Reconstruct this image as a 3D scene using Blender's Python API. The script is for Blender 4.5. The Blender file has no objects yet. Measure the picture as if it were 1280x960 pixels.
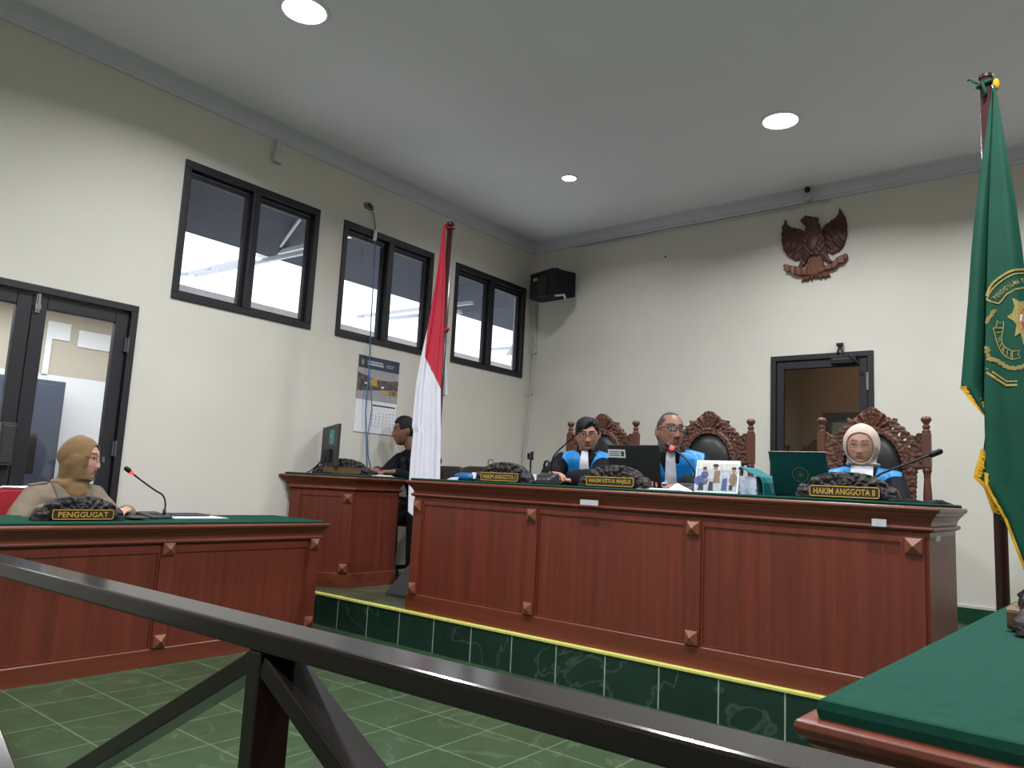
import bpy, bmesh, math, random
from mathutils import Vector, Matrix, noise
from mathutils.bvhtree import BVHTree
random.seed(7)
PI = math.pi
COL = bpy.context.scene.collection
V = Vector

# ------------------------------------------------------------------ materials
def new_mat(name):
    m = bpy.data.materials.new(name); m.use_nodes = True
    nt = m.node_tree; b = nt.nodes['Principled BSDF']
    return m, nt, b
def srgb(r, g, b):
    f = lambda c: (c/255/12.92) if c/255 <= .04045 else ((c/255+.055)/1.055)**2.4
    return (f(r), f(g), f(b), 1)
def mat(name, c, rough=.6, metal=0., var=.12, scale=12., bump=0., bscale=60., stretch=None, spec=None, sheen=0, coat=0):
    m, nt, b = new_mat(name); N = nt.nodes.new; L = nt.links.new
    b.inputs['Roughness'].default_value = rough; b.inputs['Metallic'].default_value = metal
    if spec is not None: b.inputs['Specular IOR Level'].default_value = spec
    if sheen: b.inputs['Sheen Weight'].default_value = sheen
    if coat: b.inputs['Coat Weight'].default_value = coat; b.inputs['Coat Roughness'].default_value = .12
    tc = N('ShaderNodeTexCoord'); mp = N('ShaderNodeMapping'); L(tc.outputs['Object'], mp.inputs['Vector'])
    if stretch: mp.inputs['Scale'].default_value = stretch
    nz = N('ShaderNodeTexNoise'); nz.inputs['Scale'].default_value = scale; nz.inputs['Detail'].default_value = 5
    L(mp.outputs['Vector'], nz.inputs['Vector'])
    rp = N('ShaderNodeValToRGB'); lo = 1-var; hi = 1+var
    rp.color_ramp.elements[0].position = .3; rp.color_ramp.elements[1].position = .7
    rp.color_ramp.elements[0].color = (c[0]*lo, c[1]*lo, c[2]*lo, 1); rp.color_ramp.elements[1].color = (min(1,c[0]*hi), min(1,c[1]*hi), min(1,c[2]*hi), 1)
    L(nz.outputs['Fac'], rp.inputs['Fac']); L(rp.outputs['Color'], b.inputs['Base Color'])
    if bump:
        n2 = N('ShaderNodeTexNoise'); n2.inputs['Scale'].default_value = bscale; n2.inputs['Detail'].default_value = 4
        L(mp.outputs['Vector'], n2.inputs['Vector'])
        bp = N('ShaderNodeBump'); bp.inputs['Strength'].default_value = bump; bp.inputs['Distance'].default_value = .01
        L(n2.outputs['Fac'], bp.inputs['Height']); L(bp.outputs['Normal'], b.inputs['Normal'])
    return m
def emat(name, c, s):
    m, nt, b = new_mat(name)
    b.inputs['Base Color'].default_value = c; b.inputs['Emission Color'].default_value = c; b.inputs['Emission Strength'].default_value = s
    return m
def vcol_mat(name, rough=.5, sheen=0, bump=0, bscale=200, spec=.5):
    m, nt, b = new_mat(name); N = nt.nodes.new; L = nt.links.new
    a = N('ShaderNodeAttribute'); a.attribute_name = 'Col'
    b.inputs['Roughness'].default_value = rough; b.inputs['Specular IOR Level'].default_value = spec
    L(a.outputs['Color'], b.inputs['Base Color'])
    if sheen: b.inputs['Sheen Weight'].default_value = sheen
    if bump:
        tc = N('ShaderNodeTexCoord'); n2 = N('ShaderNodeTexNoise'); n2.inputs['Scale'].default_value = bscale
        L(tc.outputs['Object'], n2.inputs['Vector']); bp = N('ShaderNodeBump'); bp.inputs['Strength'].default_value = bump; bp.inputs['Distance'].default_value = .004
        L(n2.outputs['Fac'], bp.inputs['Height']); L(bp.outputs['Normal'], b.inputs['Normal'])
    return m
def tile_mat(name, c1, c2, grout, size, off=(0,0,0), rot=None, rough=.25, gw=.006, vein=.5, hgt=None):
    """square stone tiles with thin grout lines and pale veins"""
    m, nt, b = new_mat(name); N = nt.nodes.new; L = nt.links.new
    tc = N('ShaderNodeTexCoord'); mp = N('ShaderNodeMapping'); L(tc.outputs['Object'], mp.inputs['Vector'])
    mp.inputs['Location'].default_value = off
    if rot: mp.inputs['Rotation'].default_value = rot
    br = N('ShaderNodeTexBrick'); br.offset = 0; br.squash = 1
    br.inputs['Scale'].default_value = 1; br.inputs['Brick Width'].default_value = size; br.inputs['Row Height'].default_value = hgt or size
    br.inputs['Mortar Size'].default_value = gw; br.inputs['Mortar Smooth'].default_value = .2; br.inputs['Bias'].default_value = 0
    br.inputs['Color1'].default_value = c1; br.inputs['Color2'].default_value = c2; br.inputs['Mortar'].default_value = grout
    L(mp.outputs['Vector'], br.inputs['Vector'])
    nz = N('ShaderNodeTexNoise'); nz.inputs['Scale'].default_value = 2.1; nz.inputs['Detail'].default_value = 4; nz.inputs['Distortion'].default_value = 1.1
    L(tc.outputs['Object'], nz.inputs['Vector'])
    r1 = N('ShaderNodeValToRGB'); e = r1.color_ramp.elements
    e[0].position = .485; e[0].color = (0,0,0,1); e[1].position = .515; e[1].color = (0,0,0,1)
    k = e.new(.5); k.color = (vein, vein, vein, 1)
    L(nz.outputs['Fac'], r1.inputs['Fac'])
    n3 = N('ShaderNodeTexNoise'); n3.inputs['Scale'].default_value = 9; n3.inputs['Detail'].default_value = 4
    L(tc.outputs['Object'], n3.inputs['Vector'])
    mm = N('ShaderNodeMix'); mm.data_type = 'RGBA'; mm.blend_type = 'MULTIPLY'; mm.inputs['Factor'].default_value = .5
    r2 = N('ShaderNodeValToRGB'); r2.color_ramp.elements[0].position = .3; r2.color_ramp.elements[0].color = (.5,.5,.5,1); r2.color_ramp.elements[1].position = .7
    L(n3.outputs['Fac'], r2.inputs['Fac']); L(br.outputs['Color'], mm.inputs['A']); L(r2.outputs['Color'], mm.inputs['B'])
    mx = N('ShaderNodeMix'); mx.data_type = 'RGBA'
    L(r1.outputs['Color'], mx.inputs['Factor']); L(mm.outputs['Result'], mx.inputs['A']); mx.inputs['B'].default_value = grout
    L(mx.outputs['Result'], b.inputs['Base Color'])
    b.inputs['Roughness'].default_value = rough
    bp = N('ShaderNodeBump'); bp.inputs['Strength'].default_value = .3; bp.inputs['Distance'].default_value = .002; bp.invert = True
    L(br.outputs['Fac'], bp.inputs['Height']); L(bp.outputs['Normal'], b.inputs['Normal'])
    return m
def wood_mat(name, c, rough=.4, axis=2, var=.25, spec=.5, coat=0):
    """straight-grained stained wood, the grain along one axis"""
    m, nt, b = new_mat(name); N = nt.nodes.new; L = nt.links.new
    tc = N('ShaderNodeTexCoord'); mp = N('ShaderNodeMapping'); L(tc.outputs['Object'], mp.inputs['Vector'])
    s = [18, 18, 18]; s[axis] = .7; mp.inputs['Scale'].default_value = s
    nz = N('ShaderNodeTexNoise'); nz.inputs['Scale'].default_value = 1.2; nz.inputs['Detail'].default_value = 6; nz.inputs['Roughness'].default_value = .62
    L(mp.outputs['Vector'], nz.inputs['Vector'])
    rp = N('ShaderNodeValToRGB'); rp.color_ramp.elements[0].position = .32; rp.color_ramp.elements[1].position = .72
    rp.color_ramp.elements[0].color = (c[0]*(1-var), c[1]*(1-var), c[2]*(1-var), 1); rp.color_ramp.elements[1].color = (c[0]*(1+var), c[1]*(1+var), c[2]*(1+var), 1)
    L(nz.outputs['Fac'], rp.inputs['Fac']); L(rp.outputs['Color'], b.inputs['Base Color'])
    b.inputs['Roughness'].default_value = rough; b.inputs['Specular IOR Level'].default_value = spec
    b.inputs['Coat Weight'].default_value = coat; b.inputs['Coat Roughness'].default_value = .16
    bp = N('ShaderNodeBump'); bp.inputs['Strength'].default_value = .08; bp.inputs['Distance'].default_value = .003
    L(nz.outputs['Fac'], bp.inputs['Height']); L(bp.outputs['Normal'], b.inputs['Normal'])
    return m
def glass_mat(name, tint=(.95,.97,.97,1), refl=.06, rough=.02):
    """thin clear pane: lets light straight through with a faint mirror"""
    m = bpy.data.materials.new(name); m.use_nodes = True; nt = m.node_tree; nt.nodes.clear(); N = nt.nodes.new; L = nt.links.new
    o = N('ShaderNodeOutputMaterial'); t = N('ShaderNodeBsdfTransparent'); g = N('ShaderNodeBsdfGlossy'); mx = N('ShaderNodeMixShader')
    t.inputs['Color'].default_value = tint; g.inputs['Roughness'].default_value = rough
    fr = N('ShaderNodeLayerWeight'); pw = N('ShaderNodeMath'); pw.operation = 'POWER'; pw.inputs[1].default_value = 4; L(fr.outputs['Facing'], pw.inputs[0])
    ad = N('ShaderNodeMath'); ad.operation = 'ADD'; ad.inputs[1].default_value = refl; ad.use_clamp = True
    L(pw.outputs['Value'], ad.inputs[0]); L(ad.outputs['Value'], mx.inputs['Fac'])
    L(t.outputs['BSDF'], mx.inputs[1]); L(g.outputs['BSDF'], mx.inputs[2]); L(mx.outputs['Shader'], o.inputs['Surface'])
    return m

M = dict(
    wall = mat('cream_wall_paint', (.645,.617,.557), .85, var=.03, scale=2.0, bump=.05, bscale=90),
    ceil = mat('grey_white_ceiling', (.78,.765,.85), .9, var=.02, scale=1.5),
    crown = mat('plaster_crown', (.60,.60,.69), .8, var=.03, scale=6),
    floor = tile_mat('green_floor_tile', (.032,.066,.031,1), (.040,.074,.036,1), (.105,.155,.09,1), .30, off=(-.1,-.135,0), rough=.28, gw=.0042, vein=.30),
    plat = tile_mat('platform_tile', (.065,.085,.050,1), (.075,.095,.055,1), (.15,.18,.12,1), .30, off=(-.1,-.135,0), rough=.3, gw=.004, vein=.4),
    riser = tile_mat('dark_green_riser_tile', (.010,.032,.022,1), (.013,.040,.027,1), (.32,.38,.32,1), .30, off=(-.1485,.211,0), rot=(PI/2,0,0), rough=.22, gw=.004, vein=.12, hgt=.9),
    skirt = tile_mat('green_skirting_tile', (.012,.070,.030,1), (.015,.080,.035,1), (.10,.20,.12,1), .30, rot=(PI/2,0,0), rough=.25, gw=.004, vein=.2, hgt=.9),
    nosing = mat('yellow_step_nosing', srgb(205,205,110), .5, var=.1, scale=40),
    grey = mat('grey_white_trim', (.55,.55,.53), .6, var=.05),
    frame = mat('dark_brown_frame', (.013,.012,.017), .5, var=.15, scale=20),
    framegl = mat('dark_frame_highlight', (.09,.09,.11), .4, var=.1),
    glass = glass_mat('clear_window_glass'),
    dglass = glass_mat('reflection_brown_door_glass', (.62,.56,.50,1), .08),  # brown tint stands in for the room reflected in the pane
    eave = mat('dark_awning_sheet', (.028,.034,.060), .7, var=.25, scale=3, stretch=(1,6,1)),
    strut = mat('pale_steel_strut', (.62,.64,.72), .5, var=.05),
    beige = mat('beige_neighbour_wall', (.26,.235,.24), .9, var=.08, scale=2),
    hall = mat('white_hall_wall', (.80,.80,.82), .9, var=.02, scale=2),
    hallb = mat('beige_reflection_and_ceiling', (.52,.46,.38), .9, var=.03, scale=2),
    navy = mat('navy_panel', (.035,.05,.09), .5, var=.1),
    corr = mat('corridor_reflection_brown', (.26,.19,.14), .9, var=.05, scale=2),
    teal = mat('teal_reflection_pane', (.26,.42,.44), .3, var=.05),
    wood = wood_mat('mahogany_panel', (.132,.0255,.0135), .42, 2),
    woodl = wood_mat('mahogany_trim', (.142,.033,.0175), .33, 0),
    woodly = wood_mat('mahogany_trim_y', (.142,.033,.0175), .33, 1),
    stud = wood_mat('light_pyramid_stud', (.175,.052,.025), .4, 2),
    cloth = mat('green_baize', (.0068,.050,.034), .95, var=.10, scale=30, bump=.10, bscale=500, spec=.15),
    rail = wood_mat('dark_stained_railing', (.009,.0055,.005), .5, 0, .2, spec=.08, coat=.75),
    railx = wood_mat('dark_stained_brace', (.009,.0055,.005), .5, 0, .2, spec=.08, coat=.75),
    chair = wood_mat('carved_teak', (.120,.044,.025), .48, 2, .3),
    leather = mat('black_leather', (.010,.011,.013), .35, var=.2, scale=40, bump=.08, bscale=220),
    carve = mat('dark_carved_wood', (.022,.018,.018), .5, spec=.3, var=.55, scale=45, bump=.4, bscale=90),
    plaque = mat('dark_plaque', (.030,.017,.010), .45, var=.2, scale=50),
    bplaque = mat('brown_worn_plaque', (.115,.062,.026), .5, var=.2, scale=50),
    gold = mat('gold_paint', (.55,.34,.07), .42, .25, var=.15, scale=60),
    gold2 = mat('gold_thread', (.31,.235,.065), .6, .1, var=.25, scale=120),
    fringe = mat('yellow_fringe', (.62,.34,.012), .8, var=.35, scale=90, stretch=(1,1,.1)),
    red = mat('red_flag_cloth', (.52,.017,.045), .75, var=.06, scale=6, sheen=.1),
    white = mat('white_flag_cloth', (.74,.74,.83), .75, var=.04, scale=6, sheen=.1),
    green = mat('green_flag_satin', (.0035,.060,.036), .65, var=.12, scale=5, spec=.25),
    pole = mat('maroon_flag_pole', (.055,.020,.020), .28, var=.2, scale=30, stretch=(1,1,.1)),
    greybase = mat('grey_flag_base', (.035,.036,.042), .5, var=.1),
    black = mat('black_plastic', (.009,.009,.011), .5, spec=.35, var=.15, scale=60),
    blackg = mat('dark_grey_plastic', (.035,.036,.04), .4, var=.15, scale=60),
    chrome = mat('brushed_chrome', (.55,.55,.56), .25, .9, var=.08),
    silver = mat('silver_label', (.48,.50,.53), .5, .1, var=.12, scale=60),
    paper = mat('white_paper', (.78,.78,.82), .8, var=.05, scale=30),
    paperb = mat('printed_paper', (.42,.47,.58), .8, var=.45, scale=25),
    redled = emat('red_light_ring', (1,.05,.05,1), 2.2),
    lamp = emat('lamp_diffuser', (.95,.98,1,1), 14.),
    redup = mat('red_upholstery', (.36,.012,.022), .75, var=.1, scale=40, bump=.1, bscale=300),
    taupe = mat('taupe_office_chair', (.050,.043,.037), .7, var=.1, scale=40),
    tealb = mat('teal_binder', (.012,.19,.22), .4, var=.1),
    lapg = mat('dark_teal_laptop_lid', (.006,.055,.055), .35, var=.1),
    blue = mat('blue_pack', (.008,.10,.27), .4, var=.2),
    garuda = wood_mat('carved_dark_teak', (.070,.020,.014), .5, 2, .35),
    garuda2 = wood_mat('carved_brown_teak', (.16,.052,.028), .48, 2, .35),
    speaker = mat('black_speaker_cabinet', (.006,.007,.011), .75, spec=.2, var=.2, scale=60),
    wire = mat('blue_cable', (.07,.15,.33), .5, var=.1),
    robe = mat('black_robe', (.006,.006,.009), .85, var=.15, scale=20, bump=.25, bscale=16, spec=.2),
    bluesat = mat('blue_satin', (.007,.225,.60), .5, var=.14, scale=9, bump=.35, bscale=14),
    jabot = mat('white_pleated_jabot', (.82,.81,.90), .7, var=.02, scale=20),
    khaki = mat('khaki_uniform', (.185,.140,.100), .8, var=.08, scale=30, bump=.25, bscale=18),
    khakid = mat('khaki_lapel', (.150,.115,.090), .8, var=.08, scale=30),
    scarfm = mat('mustard_headscarf', (.185,.105,.038), .8, var=.08, scale=20, bump=.3, bscale=14, sheen=.2),
    scarfc = mat('cream_headscarf', (.50,.405,.335), .8, var=.06, scale=20, bump=.25, bscale=14, sheen=.2),
    shirt = mat('black_batik_shirt', (.007,.007,.010), .85, spec=.2, var=.3, scale=60, bump=.25, bscale=16),
    batik = mat('patterned_batik_panel', (.035,.037,.06), .85, spec=.2, var=.9, scale=70),
    hair = mat('black_hair', (.006,.0055,.006), .55, spec=.3, var=.3, scale=90, stretch=(1,.3,1), bump=.5, bscale=120),
    buzz = mat('buzz_cut_hair', (.050,.036,.030), .75, var=.35, scale=250),
    specs = mat('dark_glasses_frame', (.012,.010,.012), .35),
    lens = glass_mat('spectacle_lens', (.93,.94,.97,1), .05),
    skin = vcol_mat('skin', .48, bump=.06, bscale=350, spec=.4),
)

# ------------------------------------------------------------------ mesh builder
class MB:
    def __init__(s): s.v = []; s.f = []; s.m = []
    def add(s, vs, fs, mi=0):
        o = len(s.v); s.v += [V(p) for p in vs]
        for f in fs: s.f.append([o+i for i in f]); s.m.append(mi)
        return s
    def box(s, x0, x1, y0, y1, z0, z1, mi=0):
        vs = [(x, y, z) for z in (z0, z1) for y in (y0, y1) for x in (x0, x1)]
        return s.add(vs, [(0,2,3,1),(4,5,7,6),(0,1,5,4),(2,6,7,3),(0,4,6,2),(1,3,7,5)], mi)
    def bar(s, p, q, w, h, side=(0,1,0), mi=0):
        """straight bar from p to q; w across (along side), h in the third direction"""
        p = V(p); q = V(q); d = (q-p).normalized(); a = V(side); a = (a - d*a.dot(d)).normalized(); b = d.cross(a)
        vs = []
        for c in (p, q):
            for i, j in ((-1,-1),(1,-1),(1,1),(-1,1)): vs.append(c + a*(i*w/2) + b*(j*h/2))
        return s.add(vs, [(0,1,2,3),(7,6,5,4),(0,4,5,1),(1,5,6,2),(2,6,7,3),(3,7,4,0)], mi)
    def loft(s, rings, caps=True, closed=True, mi=0):
        n = len(rings[0]); vs = [p for r in rings for p in r]; fs = []
        for i in range(len(rings)-1):
            for j in range(n if closed else n-1):
                k = (j+1) % n; fs.append((i*n+j, i*n+k, (i+1)*n+k, (i+1)*n+j))
        if caps and closed: fs.append(tuple(range(n-1,-1,-1))); fs.append(tuple((len(rings)-1)*n+j for j in range(n)))
        return s.add(vs, fs, mi)
    def tube(s, path, r, n=10, flat=1., up=None, caps=True, rounded=False, mi=0):
        P = [V(p) for p in path]; R = r if isinstance(r, (list, tuple)) else [r]*len(P)
        t0 = (P[1]-P[0]).normalized()
        a = V(up) if up else (V((0,0,1)) if abs(t0.z) < .9 else V((1,0,0)))
        a = (a - t0*a.dot(t0)).normalized(); rings = []; fr = []
        for i, p in enumerate(P):
            t = (P[min(i+1, len(P)-1)] - P[max(i-1, 0)]).normalized()
            a = (a - t*a.dot(t)).normalized(); fr.append((p, t, a, t.cross(a), R[i]))
        seq = []
        if rounded:
            p, t, a_, b_, r0 = fr[0]
            for k in (3, 2, 1): g = k*PI/8; seq.append((p - t*r0*math.sin(g), a_, b_, r0*math.cos(g)))
        seq += [(p, a_, b_, r0) for p, t, a_, b_, r0 in fr]
        if rounded:
            p, t, a_, b_, r0 = fr[-1]
            for k in (1, 2, 3): g = k*PI/8; seq.append((p + t*r0*math.sin(g), a_, b_, r0*math.cos(g)))
        for p, a_, b_, r0 in seq:
            rings.append([p + a_*(r0*flat*math.cos(2*PI*k/n)) + b_*(r0*math.sin(2*PI*k/n)) for k in range(n)])
        return s.loft(rings, caps, mi=mi)
    def lathe(s, prof, c=(0,0,0), n=16, mi=0):
        c = V(c); rings = [[c + V((r*math.cos(2*PI*k/n), r*math.sin(2*PI*k/n), z)) for k in range(n)] for r, z in prof]
        return s.loft(rings, True, mi=mi)
    def ellipsoid(s, c, rx, ry, rz, n=14, m=9, R=None, mi=0):
        c = V(c); rings = []
        for i in range(1, m):
            g = PI*i/m; rr = []
            for k in range(n):
                p = V((rx*math.sin(g)*math.cos(2*PI*k/n), ry*math.sin(g)*math.sin(2*PI*k/n), -rz*math.cos(g)))
                rr.append(c + (R @ p if R else p))
            rings.append(rr)
        return s.loft(rings, True, mi=mi)
    def prism(s, poly, fa, fb, mi=0):
        """poly of 2D points; fa and fb map a 2D point to the front and the back"""
        n = len(poly); vs = [fa(p) for p in poly] + [fb(p) for p in poly]
        fs = [tuple(range(n)), tuple(range(2*n-1, n-1, -1))] + [(i, n+i, n+(i+1) % n, (i+1) % n) for i in range(n)]
        return s.add(vs, fs, mi)
    def mesh(s, name, mats, origin=V((0,0,0)), smooth=False, recalc=True):
        me = bpy.data.meshes.new(name)
        me.from_pydata([tuple(p-origin) for p in s.v], [], s.f)
        for mm in (mats if isinstance(mats, (list, tuple)) else [mats]): me.materials.append(M[mm] if isinstance(mm, str) else mm)
        for p, mi in zip(me.polygons, s.m): p.material_index = mi; p.use_smooth = smooth
        if recalc:
            bm = bmesh.new(); bm.from_mesh(me); bmesh.ops.recalc_face_normals(bm, faces=bm.faces); bm.to_mesh(me); bm.free()
        me.update(); return me
    def build(s, name, mats, parent=None, smooth=False, bevel=0, world=True, seg=2, recalc=True):
        org = worldloc(parent) if (parent is not None and world) else V((0,0,0))
        me = s.mesh(name, mats, org, smooth, recalc)
        o = bpy.data.objects.new(name, me); COL.objects.link(o)
        if parent is not None: o.parent = parent
        if bevel:
            b = o.modifiers.new('bevel', 'BEVEL'); b.width = bevel; b.segments = seg; b.limit_method = 'ANGLE'; b.angle_limit = math.radians(40)
            b.harden_normals = False
        return o
def worldloc(o):
    p = V((0,0,0))
    while o is not None: p = p + o.location; o = o.parent
    return p
def tag(o, label, cat, group=None):
    o['label'] = label; o['category'] = cat
    if group: o['group'] = group
    return o
def thing(name, label, cat, loc=(0,0,0), rz=0., group=None):
    o = bpy.data.objects.new(name, None); COL.objects.link(o); o.empty_display_size = .05
    o.location = loc; o.rotation_euler = (0,0,rz); return tag(o, label, cat, group)
def struct(o): o['kind'] = 'structure'; return o
def copy_tree(o, parent=None):
    c = o.copy(); COL.objects.link(c)
    if parent is not None: c.parent = parent
    for ch in list(o.children): copy_tree(ch, c)
    return c
def smoothstep(a, b, x):
    t = max(0., min(1., (x-a)/(b-a))); return t*t*(3-2*t)
def inpoly(x, y, P):
    r = False; j = len(P)-1
    for i in range(len(P)):
        xi, yi = P[i]; xj, yj = P[j]
        if (yi > y) != (yj > y) and x < (xj-xi)*(y-yi)/(yj-yi)+xi: r = not r
        j = i
    return r
def lerp_table(T, z):
    """T: list of (key descending or ascending, value); linear interpolation"""
    T = sorted(T)
    if z <= T[0][0]: return T[0][1]
    for (a, va), (b, vb) in zip(T, T[1:]):
        if z <= b: return va + (vb-va)*(z-a)/(b-a)
    return T[-1][1]
def relief(pred, hf, x0, x1, z0, z1, step, mapf, back, mb=None, mi=0):
    """carved slab: 2D cells kept by pred, the front raised by hf, a flat back; mapf(x, z, d) places a point at depth d toward the viewer"""
    mb = mb or MB(); nx = int((x1-x0)/step)+1; nz = int((z1-z0)/step)+1
    cells = {(i, j) for i in range(nx) for j in range(nz) if pred(x0+(i+.5)*step, z0+(j+.5)*step)}
    corner = set()
    for i, j in cells: corner |= {(i,j),(i+1,j),(i,j+1),(i+1,j+1)}
    pos = {c: [x0+c[0]*step, z0+c[1]*step] for c in corner}
    bd = {}
    for i, j in cells:
        for (a, b), nb in ((((i,j),(i+1,j)),(i,j-1)), (((i+1,j),(i+1,j+1)),(i+1,j)), (((i+1,j+1),(i,j+1)),(i,j+1)), (((i,j+1),(i,j)),(i-1,j))):
            if nb not in cells: bd.setdefault(a, []).append(b); bd.setdefault(b, []).append(a)
    for _ in range(3):
        new = {c: [sum(pos[n][k] for n in ns)/len(ns)*.5 + pos[c][k]*.5 for k in (0,1)] for c, ns in bd.items()}
        pos.update(new)
    idx = {}; vs = []
    for c, (x, z) in pos.items(): idx[c] = len(vs); vs.append(mapf(x, z, hf(x, z)))
    nb_ = len(vs)
    for c, (x, z) in pos.items(): vs.append(mapf(x, z, -back))
    fs = []
    for i, j in cells:
        q = [idx[(i,j)], idx[(i+1,j)], idx[(i+1,j+1)], idx[(i,j+1)]]
        fs.append(tuple(q)); fs.append(tuple(nb_+k for k in reversed(q)))
        for (a, b), n2 in ((((i,j),(i+1,j)),(i,j-1)), (((i+1,j),(i+1,j+1)),(i+1,j)), (((i+1,j+1),(i,j+1)),(i,j+1)), (((i,j+1),(i,j)),(i-1,j))):
            if n2 not in cells: fs.append((idx[a], nb_+idx[a], nb_+idx[b], idx[b]))
    return mb.add(vs, fs, mi)
def text_faces(s, size):
    """lettering as flat faces (x, y), centred"""
    c = bpy.data.curves.new('lettering', 'FONT'); c.body = s; c.size = size; c.align_x = 'CENTER'; c.align_y = 'CENTER'; c.offset = size*.018
    c.resolution_u = 2
    o = bpy.data.objects.new('lettering', c); COL.objects.link(o)
    dg = bpy.context.evaluated_depsgraph_get(); me = bpy.data.meshes.new_from_object(o.evaluated_get(dg))
    vs = [(v.co.x, v.co.y) for v in me.vertices]; fs = [tuple(p.vertices) for p in me.polygons]
    bpy.data.objects.remove(o); bpy.data.curves.remove(c); bpy.data.meshes.remove(me)
    if vs:
        cx = (max(v[0] for v in vs)+min(v[0] for v in vs))/2; cy = (max(v[1] for v in vs)+min(v[1] for v in vs))/2
        vs = [(x-cx, y-cy) for x, y in vs]
    return vs, fs
def add_text(mb, s, w, h, mapf, mi=0):
    vs, fs = text_faces(s, 1.)
    W = max(v[0] for v in vs)*2; H = max(v[1] for v in vs)*2
    return mb.add([mapf(x*w/W, y*h/H) for x, y in vs], fs, mi)

# ------------------------------------------------------------------ the room
RX, RY, ZC, ZW = 7.0, -9.0, 3.62, 3.62
PZ = .211                       # platform height
YS = -2.9185                    # step edge
def wall_mesh(mapf, u0, u1, z0, z1, holes, d0, d1):
    us = sorted({u0, u1, *[h[0] for h in holes], *[h[1] for h in holes]}); zs = sorted({z0, z1, *[h[2] for h in holes], *[h[3] for h in holes]})
    ok = lambda u, z: not any(h[0] < u < h[1] and h[2] < z < h[3] for h in holes)
    cell = {(i, j) for i in range(len(us)-1) for j in range(len(zs)-1) if ok((us[i]+us[i+1])/2, (zs[j]+zs[j+1])/2)}
    mb = MB(); P = lambda i, j, d: mapf(us[i], zs[j], d)
    for i, j in cell:
        for d in (d0, d1): mb.add([P(i,j,d), P(i+1,j,d), P(i+1,j+1,d), P(i,j+1,d)], [(0,1,2,3)])
        for (a, b), nb in (((((i,j)),(i+1,j)),(i,j-1)), (((i+1,j),(i+1,j+1)),(i+1,j)), (((i+1,j+1),(i,j+1)),(i,j+1)), (((i,j+1),(i,j)),(i-1,j))):
            if nb not in cell: mb.add([P(*a,d0), P(*b,d0), P(*b,d1), P(*a,d1)], [(0,1,2,3)])
    return mb
WIN = [(-3.928,-2.80), (-2.558,-1.50), (-1.197,-.085)]; WZ = (2.145, 3.122)
LD = (-5.33,-4.125,0.,2.04)                                     # double door in the left wall
BD = (2.632,3.444,PZ,2.215)                                     # door in the back wall
struct(wall_mesh(lambda u,z,d: (d,u,z), RY, 0, 0, ZW, [(a,b,*WZ) for a,b in WIN]+[LD], 0, -.15).build('wall_left','wall', recalc=True))
struct(wall_mesh(lambda u,z,d: (u,d,z), 0, RX, 0, ZW, [BD], 0, .15).build('wall_back','wall'))
struct(MB().box(RX,RX+.15,RY,0,0,ZW).build('wall_right','wall'))
struct(MB().box(-.15,RX+.15,RY-.15,RY,0,ZW).build('wall_front','wall'))
struct(MB().box(-.15,RX+.15,RY-.15,.15,ZC,ZC+.1).build('ceiling','ceil'))
struct(MB().box(-.15,RX+.15,RY-.15,.15,-.1,0).build('floor','floor'))
struct(MB().box(0.0,RX,YS+.008,0,0.0,PZ-.001).box(0.0,RX,YS+.008,0,PZ-.001,PZ).build('platform','plat'))
struct(MB().box(0,RX,YS,YS+.008,0,PZ-.014).build('platform_riser_panel','riser'))
struct(MB().box(0,RX,YS-.006,YS+.03,PZ-.014,PZ+.0015).build('trim_3','nosing',bevel=.003))
# coved crown mouldings and skirting
CP = [(0,3.523),(.020,3.525),(.026,3.535),(.026,3.545),(.018,3.552)]+[(.02+.10*(1-math.cos(a)), 3.552+.058*math.sin(a)) for a in [PI/2*k/6 for k in range(1,7)]]+[(.135,3.612),(.14,3.62),(0,3.62)]
mb = MB(); mb.loft([[V((o,y,z)) for o,z in CP] for y in (RY,0)]); struct(mb.build('trim_1','crown'))
mb = MB(); mb.loft([[V((x,-o,z)) for o,z in CP] for x in (0,RX)]); struct(mb.build('trim_2','crown'))
struct(MB().box(0,BD[0]-.05,-.012,0,PZ,.325).box(BD[1]+.05,RX,-.012,0,PZ,.325).build('baseboard_back','skirt'))
struct(MB().box(0,BD[0]-.05,-.014,0,.325,.342).box(BD[1]+.05,RX,-.014,0,.325,.342).build('trim_4','grey'))
struct(MB().box(0,.012,LD[1]+.01,YS-.01,0,.12).build('baseboard_left','skirt'))

# windows: dark timber frame, two fixed lights each
for i, (a, b) in enumerate(WIN):
    t = struct(bpy.data.objects.new('window_%d' % (i+1), None)); COL.objects.link(t); t.location = (0,a,WZ[0])
    z0, z1 = WZ; c = (a+b)/2; F = MB()
    x0, x1 = -.10, .012
    for y0, y1, q0, q1 in ((a,b,z1-.055,z1),(a,b,z0,z0+.045),(a,a+.045,z0+.045,z1-.055),(b-.045,b,z0+.045,z1-.055),(c-.03,c+.03,z0+.045,z1-.055)): F.box(x0,x1,y0,y1,q0,q1)
    F.build('window_frame','frame',t,bevel=.004)
    for s0, s1 in ((a+.045,c-.03),(c+.03,b-.045)):
        S = MB(); w = .028
        for y0, y1, q0, q1 in ((s0,s1,z1-.055-.05,z1-.055),(s0,s1,z0+.045,z0+.045+w),(s0,s0+w,z0+.045+w,z1-.105),(s1-w,s1,z0+.045+w,z1-.105)): S.box(-.075,-.035,y0,y1,q0,q1)
        so = S.build('window_sash','frame',t,bevel=.003)
        MB().box(-.034,-.028,s0+.02,s1-.02,z1-.077,z1-.068).build('sash_highlight_strip','framegl',so)  # lighter strip paints the highlight along the sash top
        MB().box(-.058,-.052,s0+w,s1-w,z0+.045+w,z1-.105).build('window_pane','glass',so)
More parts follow.
